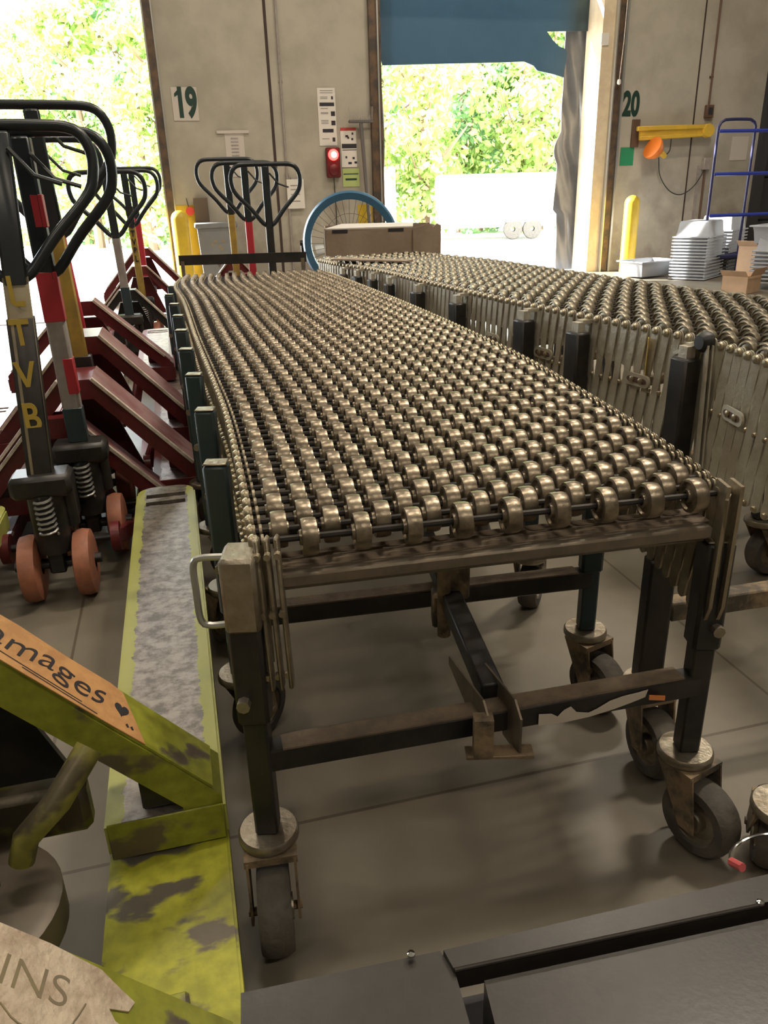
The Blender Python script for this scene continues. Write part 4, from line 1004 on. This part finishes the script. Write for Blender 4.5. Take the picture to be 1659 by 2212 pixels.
# near red row
J, o, HP, b0, t0 = jack('red pallet jack with black post lettered in yellow, front of the red row', -.40, 2.37, .072, postd=.33, paint='red', archm='redtop', post='olive', lean=(.035,.13), hrot=.15, ptop=1.17, postw=.058)
post_bands(o, HP, [(.34,.74,'black',-.5,.5)], .060)
post_letters(o, HP, 'LTVB', .80, .10, .10, yoff=-.027)
J, o, HP, b0, t0 = jack('red pallet jack with grey post striped in red tape, second in the red row', -.33, 2.42, .170, depth=.2, post='grey_post', lean=(-.005,0), hrot=-.05, ptop=1.165, postw=.05)
post_bands(o, HP, [(.94,1.02,'safred',-.05,.52),(.70,.83,'safred',-.5,.52),(.50,.60,'safred',0,.52),(.36,.46,'teal',-.5,.52)], .052)
J, o, HP, b0, t0 = jack('red pallet jack with ochre yellow post above a black sleeve, third in the red row', -.325, 2.78, .24, depth=.2, post='ochre', lean=(-.02,0), hrot=.1, ptop=1.26)
post_bands(o, HP, [(.40,.54,'black',-.6,.65)], .052)
J, o, HP, b0, t0 = jack('red pallet jack with raised pinkish worn fork tips, fourth in the red row', -.40, 3.55, .31, depth=.12, post='safred', lean=(-.04,0), hrot=.0, ptop=1.22, tall=.30)
J, o, HP, b0, t0 = jack('red pallet jack mostly cut off by the left photo edge', -1.10, 2.55, .17, depth=.12, post='olive', group='red pallet jacks cut off at the left')
# far red row
J, o, HP, b0, t0 = jack('pale grey posted pallet jack, nearest of the far group by the left opening', -.30, 5.12, .15, post='grey_post', paint='black', archm='olive', lean=(-.02,0), ptop=1.15, group='pallet jacks of the far left group')
post_bands(o, HP, [(.34,.52,'teal',-.5,.52)], .05)
J, o, HP, b0, t0 = jack('red pallet jack with yellow and black lettered post, middle of the far left group', -.245, 6.0, .22, post='ochre', lean=(-.01,0), ptop=1.18, group='pallet jacks of the far left group')
post_letters(o, HP, 'LTVBL', .84, .055, .055, 'ink')
post_bands(o, HP, [(.90,.96,'black',-.5,.52)], .05)
J, o, HP, b0, t0 = jack('red pallet jack with plain red post, rearmost of the far left group', -.235, 6.75, .30, post='safred', lean=(0,0), ptop=1.22, depth=.2, archm='olive', group='pallet jacks of the far left group')
# middle group behind the conveyor end stop
jack('red pallet jack with plain black post, foremost of the trio behind the conveyor end', 0,0,.12, world=(-.68,5.16,0), post='black', ptop=1.175, group='pallet jacks behind the conveyor end')
jack('red pallet jack with bright red post, middle of the trio behind the conveyor end', 0,0,.17, world=(-.86,5.52,0), post='safred', ptop=1.20, lean=(.0,.0), group='pallet jacks behind the conveyor end')
J, o, HP, b0, t0 = jack('red pallet jack with yellow post, rearmost of the trio behind the conveyor end', 0,0,.22, world=(-1.04,5.92,0), post='ochre', ptop=1.24, group='pallet jacks behind the conveyor end')

# ------------------------------------------------------------------ blue drum fan and carton behind the conveyors
fn = thing('drum_fan', 'large blue ringed drum fan with thin wire guard, behind the grey carton', 'fan', (-.185,6.05,0), .0)
cz = .665; Rf = .355
MB().lathe([(Rf-.06,-.035),(Rf-.015,-.045),(Rf,-.02),(Rf,.20),(Rf-.015,.225),(Rf-.045,.21),(Rf-.05,0),(Rf-.06,-.035)], (0,0,cz), (0,1,0), 64).obj('drum', M['fanblue'], fn)
g_ = MB()
for k in range(36):
    an = 2*PI*k/36; g_.tube([(.05*math.cos(an+.12),-.03,cz+.05*math.sin(an+.12)),((Rf-.05)*math.cos(an),-.02,cz+(Rf-.05)*math.sin(an))], .0014, 4)
for rr in (.12, .2): g_.tube([(rr*math.cos(2*PI*k/40),-.028,cz+rr*math.sin(2*PI*k/40)) for k in range(40)], .0014, 4, closed=True)
g_.obj('wire_guard', M['wire'], fn)
MB().cyl((0,-.035,cz),(0,.12,cz),.06,20).obj('motor', M['wire'], fn)
bl = MB()
for s in (-1,1): bl.prism([(.05,-.05),(.26,-.09),(.28,.05),(.05,.04)], lambda x,y,t: Vector((s*x, .06+y*.35, cz-.04+y*.5+t)), 0, .003)
bl.obj('blade', M['galv'], fn)
st = MB()
for s in (-1,1): st.tube([(s*.37,.09,cz),(s*.37,.09,.08),(s*.33,-.05,.012),(s*.30,-.22,.012)], .013, 8); st.cyl((s*.35,.09,cz),(s*.385,.09,cz),.02,10)
st.tube([(-.30,-.22,.012),(.30,-.22,.012)], .013, 8); st.obj('stand', M['black'], fn)

cx = thing('carton', 'large open greyish cardboard carton with torn flaps behind the conveyors', 'box', (.02,5.52,0), .06)
m = MB(); w2, d2, h2 = .365, .26, .795
m.box(-w2,w2,-d2,-d2+.008,0,h2-.02).box(-w2,w2,d2-.008,d2,0,h2).box(-w2,-w2+.008,-d2,d2,0,h2).box(w2-.008,w2,-d2,d2,0,h2).box(-w2,w2,-d2,d2,0,.01); m.obj('carton_body', M['card'], cx)
MB().add([(-w2,-d2,h2),(w2-.16,-d2+.0,h2),(w2-.12,d2*.3,h2+.012),(-w2+.12,d2*.3,h2+.015),(-w2,-d2,h2-.008),(w2-.16,-d2,h2-.008),(w2-.12,d2*.3,h2+.004),(-w2+.12,d2*.3,h2+.007)], [(0,1,2,3),(7,6,5,4),(0,4,5,1),(1,5,6,2),(2,6,7,3),(3,7,4,0)]).obj('top_flap', mat('carton_lid_pale', (.62,.58,.52), .7), cx)
MB().prism([(w2-.16,h2-.2),(w2+.02,h2-.2),(w2+.02,h2+.0),(w2-.005,h2+.012),(w2-.03,h2-.01),(w2-.06,h2+.02),(w2-.10,h2),(w2-.16,h2-.012)], lambda x,y,t: Vector((x,t,y)), -d2-.012, -d2-.004).obj('torn_flap', M['card'], cx)
tp = MB(); tp.box(-w2+.05,-w2+.15,-d2-.003,-d2-.001,h2-.028,h2-.008).box(w2-.32,w2-.22,-d2-.003,-d2-.001,h2-.028,h2-.010); tp.obj('hand_hole', M['ink'], cx)
MB().tube([(-w2,-d2-.002,0),(-w2,-d2-.002,h2-.01)], .004, 5).obj('corner_edge', bpy.data.materials['carton_lid_pale'], cx)

# ------------------------------------------------------------------ totes, cartons and blue cart on the right
def tote_meshes():
    """upside down tapered tub: rim at the bottom, closed base up"""
    L, W_, Hh = .56, .38, .17
    m = MB(); 
    def ring(l, w, z): return [(-l/2,-w/2,z),(l/2,-w/2,z),(l/2,w/2,z),(-l/2,w/2,z)]
    rs = [ring(L-.035,W_-.035,0), ring(L-.09,W_-.07,Hh-.012), ring(L-.11,W_-.09,Hh), ]
    inn = [ring(L-.12,W_-.10,Hh-.008), ring(L-.02,W_-.02,0)]
    allr = rs+inn; vs = [p for r in allr for p in r]; fs = []
    for i in range(len(allr)-1):
        for k in range(4): fs.append((i*4+k, i*4+(k+1)%4, (i+1)*4+(k+1)%4, (i+1)*4+k))
    fs.append((8,9,10,11)); fs.append((12,15,14,13)); fs.append((0,3,2,1)) if False else None
    fs = [f for f in fs if f]
    m.add(vs, fs)
    r = MB()
    for (x0,x1,y0,y1) in ((-L/2-.012,L/2+.012,-W_/2-.012,-W_/2),(-L/2-.012,L/2+.012,W_/2,W_/2+.012),(-L/2-.012,-L/2,-W_/2,W_/2),(L/2,L/2+.012,-W_/2,W_/2)): r.box(x0,x1,y0,y1,-.002,.014,.003)
    r.box(-L/2-.004,L/2+.004,-W_/2-.004,-W_/2+.02,.006,.010).box(-L/2-.004,L/2+.004,W_/2-.02,W_/2+.004,.006,.010).box(-L/2-.004,-L/2+.02,-W_/2,W_/2,.006,.010).box(L/2-.02,L/2+.004,-W_/2,W_/2,.006,.010)
    return m.mesh('tub', M['tote']), r.mesh('rim', M['tote'])
tub_me, rim_me = tote_meshes()
def tote(loc, rz, label, group, flip=False):
    t = thing('stacked_tote', label, 'tote', loc, rz, group)
    for nm, me in (('tub', tub_me), ('rim', rim_me)):
        o = bpy.data.objects.new(nm, me); COL.objects.link(o); o.parent = t
    if flip: t.rotation_euler = (PI, 0, rz)
    return t
def tote_stack(base, rz, n, pitch, name, z0=.01):
    for k in range(n):
        if k == n-1: lab = 'pale grey upturned tote, topmost of the %s' % name
        else: lab = 'pale grey upturned tote nested within the %s' % name
        tote(base+Vector((0,0,z0+k*pitch)), rz, lab, ('totes in the %s' % name))
tote_stack(Vector((3.63,9.10,0)), TH+.62, 14, .0335, 'tall tote stack nearest the wall bollard')
tote_stack(Vector((4.10,9.62,0)), TH+.62, 14, .036, 'tote stack behind the tallest stack')
tote_stack(Vector((4.05,8.05,0)), TH+.62, 9, .037, 'short tote stack at the right photo edge', .06)
tt = tote(Vector((3.15,9.35,.19)), TH+.25, 'single pale tote standing open, left of the tall tote stack', 'loose totes', True)
tt2 = tote(Vector((4.02,8.06,.60)), TH+.5, 'pale tote standing open on top of the short stack', 'loose totes', True)
def carton(loc, rz, L, W_, Hh, label):
    t = thing('small_carton', label, 'box', loc, rz, 'small tan cartons by the totes')
    MB().box(-L/2,L/2,-W_/2,-W_/2+.005,0,Hh).box(-L/2,L/2,W_/2-.005,W_/2,0,Hh).box(-L/2,-L/2+.005,-W_/2,W_/2,0,Hh).box(L/2-.005,L/2,-W_/2,W_/2,0,Hh).box(-L/2,L/2,-W_/2,W_/2,0,.005).obj('carton_body', M['card_light'], t)
    MB().bar((-L/2,-W_/2-.03,Hh+.03),(L/2,-W_/2-.03,Hh+.03),.002,.08,up=(0,-.5,1)).bar((-L/2-.04,-W_/2,Hh+.02),(-L/2-.04,W_/2,Hh+.02),.002,.09,up=(-.7,0,.6)).obj('flap', M['card_light'], t)
carton(Vector((3.55,7.75,0)), TH+.5, .30,.25,.17, 'small open tan carton on the floor between the tote stacks')
carton(Vector((3.98,8.55,0)), TH+.5, .20,.2,.38, 'narrow tall tan carton beside the short tote stack')
# blue cart
bc = thing('shelf_cart', 'tall blue tube frame cart with open shelves behind the totes', 'cart', AD(5.76, 7.9), TH-.05)
fr, _ = path([(0,.0,.05),(0,0,.8),(0,0,1.50),(.02,0,1.58),(.08,0,1.61),(.36,0,1.61),(.42,0,1.58),(.44,0,1.50),(.44,0,.8),(.44,0,.05)], 60)
MB().tube(fr, .016, 10).obj('end_frame', M['navy'], bc)
for z in (1.50, 1.08, .66):
    m = MB().tube([(0.02,-.02,z),(1.6,-.02,z)], .018, 8).tube([(.44,.02,z),(1.6,.02,z)], .012, 8).tube([(0,-.02,z),(.44,-.02,z)], .008, 6)
    m.obj('shelf_rail', M['blue'], bc)
MB().box(.02,1.5,-.02,.5,.20,.24,.006).obj('deck', M['navy'], bc)
for x in (.1, 1.4):
    for yy in (.02,.45): MB().lathe([(.02,-.02),(.08,-.02),(.09,0),(.08,.02),(.02,.02)], (x,yy,.09), (1,0,0), 20).obj('wheel', M['tyre'], bc)
fr2, _ = path([(1.55,.0,.05),(1.55,0,1.5),(1.55,.05,1.61),(1.55,.45,1.61),(1.55,.5,1.5),(1.55,.5,.05)], 40)
MB().tube(fr2, .016, 10).obj('end_frame', M['navy'], bc)

# ------------------------------------------------------------------ black coated steel unit at the bottom right
bk = thing('black_steel_unit', 'glossy black coated steel unit with a raised lip, bottom right corner', 'equipment', (.2,.40,0))
def PR(poly, z0, z1, name, m='blackglossy', sink=0.0):
    MB().prism(poly, lambda x,y,t: Vector((x-.2, y-.40, t)), z0, z1).obj(name, M[m], bk)
ZB = .30
import mathutils
def pz(x, y, z):
    r = R @ Vector((x-829.5, -(y-1106), -1662)); t = (z-1.0)/r.z; return (r.x*t, r.y*t)
lipq = [pz(958,2052,ZB), pz(1659,1888,ZB), pz(1900,1832,ZB), pz(1900,1895,ZB), pz(1640,1952,ZB), pz(980,2092,ZB)]
q = lipq
MB().prism(q, lambda x,y,t: Vector((x-.2, y-.40, t)), ZB-.03, ZB).obj('raised_lip', M['blackglossy'], bk)
a_, b_ = Vector((*pz(982,2094,ZB),0)), Vector((*pz(1640,1954,ZB),0))
off_ = Vector((.2,.40,0))
MB().tube([a_-off_+Vector((0,0,ZB-.001)), b_-off_+Vector((0,0,ZB-.001))], .0022, 8).obj('lip_bead', M['blackglossy'], bk)
pl_ = [pz(520,2145,ZB-.006), pz(950,2054,ZB-.006), pz(982,2096,ZB-.006), pz(1040,2300,ZB-.006), pz(520,2420,ZB-.006)]
PR(pl_, .0, ZB-.006, 'side_block', 'blackglossy')
pr_ = [pz(1046,2118,ZB-.012), pz(1659,1985,ZB-.012), pz(1900,1930,ZB-.012), pz(2000,2300,ZB-.012), pz(1120,2420,ZB-.012)]
PR(pr_, .0, ZB-.012, 'top_panel', 'blackglossy')
PR([pz(985,2100,ZB-.03), pz(1700,1950,ZB-.03), pz(1900,1905,ZB-.03), pz(2000,2300,ZB-.03), pz(1000,2420,ZB-.03)], 0, ZB-.07, 'base_box', 'ink')
for (x,y) in ((888,2062),(1642,1950)):
    p = pz(x,y,ZB); MB().lathe([(.0045,0),(.004,.002),(1e-4,.0035)], (p[0]-.2,p[1]-.40,ZB), n=12).obj('screw', M['chrome'], bk)
# ring pull with pink sleeve beside it
rc = pz(1652,1872,.22); rg = thing('wire_ring', 'chrome wire ring with a pink tip at the right edge', 'ring', (rc[0],rc[1],0))
pts_ = [(.042*math.cos(t), .030*math.sin(t)-.0, .24+.012*math.cos(t)) for t in [PI*.98-PI*1.2*k/24 for k in range(25)]]
MB().tube(pts_, .0022, 8).obj('wire', M['chrome'], rg)
MB().tube([pts_[0], (pts_[0][0]+.006, pts_[0][1]-.016, .235)], .0055, 8).obj('pink_tip', M['pink'], rg)
MB().cyl((.03,0,0),(.03,0,.235),.006,8).obj('stem', M['black'], rg)
# caster at right edge
c3 = thing('loose_caster', 'zinc-plated caster disc cut off by the right photo edge', 'caster', (*pz(1690,1735,.15),0))
caster(c3, 0, 0, .4, .15)
# bits of litter on floor
for (x,y) in ((660,1975),(668,1948)):
    pass

# ------------------------------------------------------------------ lights
sd = bpy.data.lights.new('sun', 'SUN'); sd.energy = 34.0; sd.angle = math.radians(.6); sd.color = (1.0, .96, .88)
so = bpy.data.objects.new('sun', sd); COL.objects.link(so)
c_, s_ = math.cos(TH), math.sin(TH)
tr = Vector((.72,-.40,-.46)).normalized(); trw = Vector((tr.x*c_-tr.y*s_, tr.x*s_+tr.y*c_, tr.z))
so.rotation_euler = (-trw).to_track_quat('Z','Y').to_euler()
w = bpy.data.worlds.new('sky'); scene.world = w; w.use_nodes = True
bg = w.node_tree.nodes['Background']; bg.inputs['Color'].default_value = (.90,.96,1.0,1); bg.inputs['Strength'].default_value = 11.0
# high-bay fixtures
for i, (a, d) in enumerate(((-4,6.2),(0,6.2),(4,6.2),(-4,1.5),(0.6,1.8),(3.4,2.4),(-3,-3.5),(1.5,-3.5),(5,-3.5))):
    p = AD(a,d,6.55)
    hl = thing('ceiling_lamp', 'strip ceiling lamp above the dock area', 'lamp', p, TH, 'strip ceiling lamps')
    MB().box(-.62,.62,-.14,.14,.04,.12,.01).obj('lamp_housing', M['galv'], hl)
    ld = bpy.data.lights.new('lamp', 'AREA'); ld.shape = 'RECTANGLE'; ld.size = 1.2; ld.size_y = .25; ld.energy = 170 if (a > 3 and 0 < d < 4) else (110 if (a > 3 and d > 4) else 56); ld.color = (1.0,.88,.72)
    lo = bpy.data.objects.new('lamp', ld); COL.objects.link(lo); lo.location = p+Vector((0,0,.03)); lo.rotation_euler = (0,0,TH)

scene.view_settings.view_transform = 'Standard'
scene.view_settings.look = 'None'
scene.view_settings.exposure = 0.30
scene.view_settings.gamma = 1.0
scene.view_settings.use_curve_mapping = False
scene.cycles.max_bounces = 8
scene.cycles.sample_clamp_indirect = 6
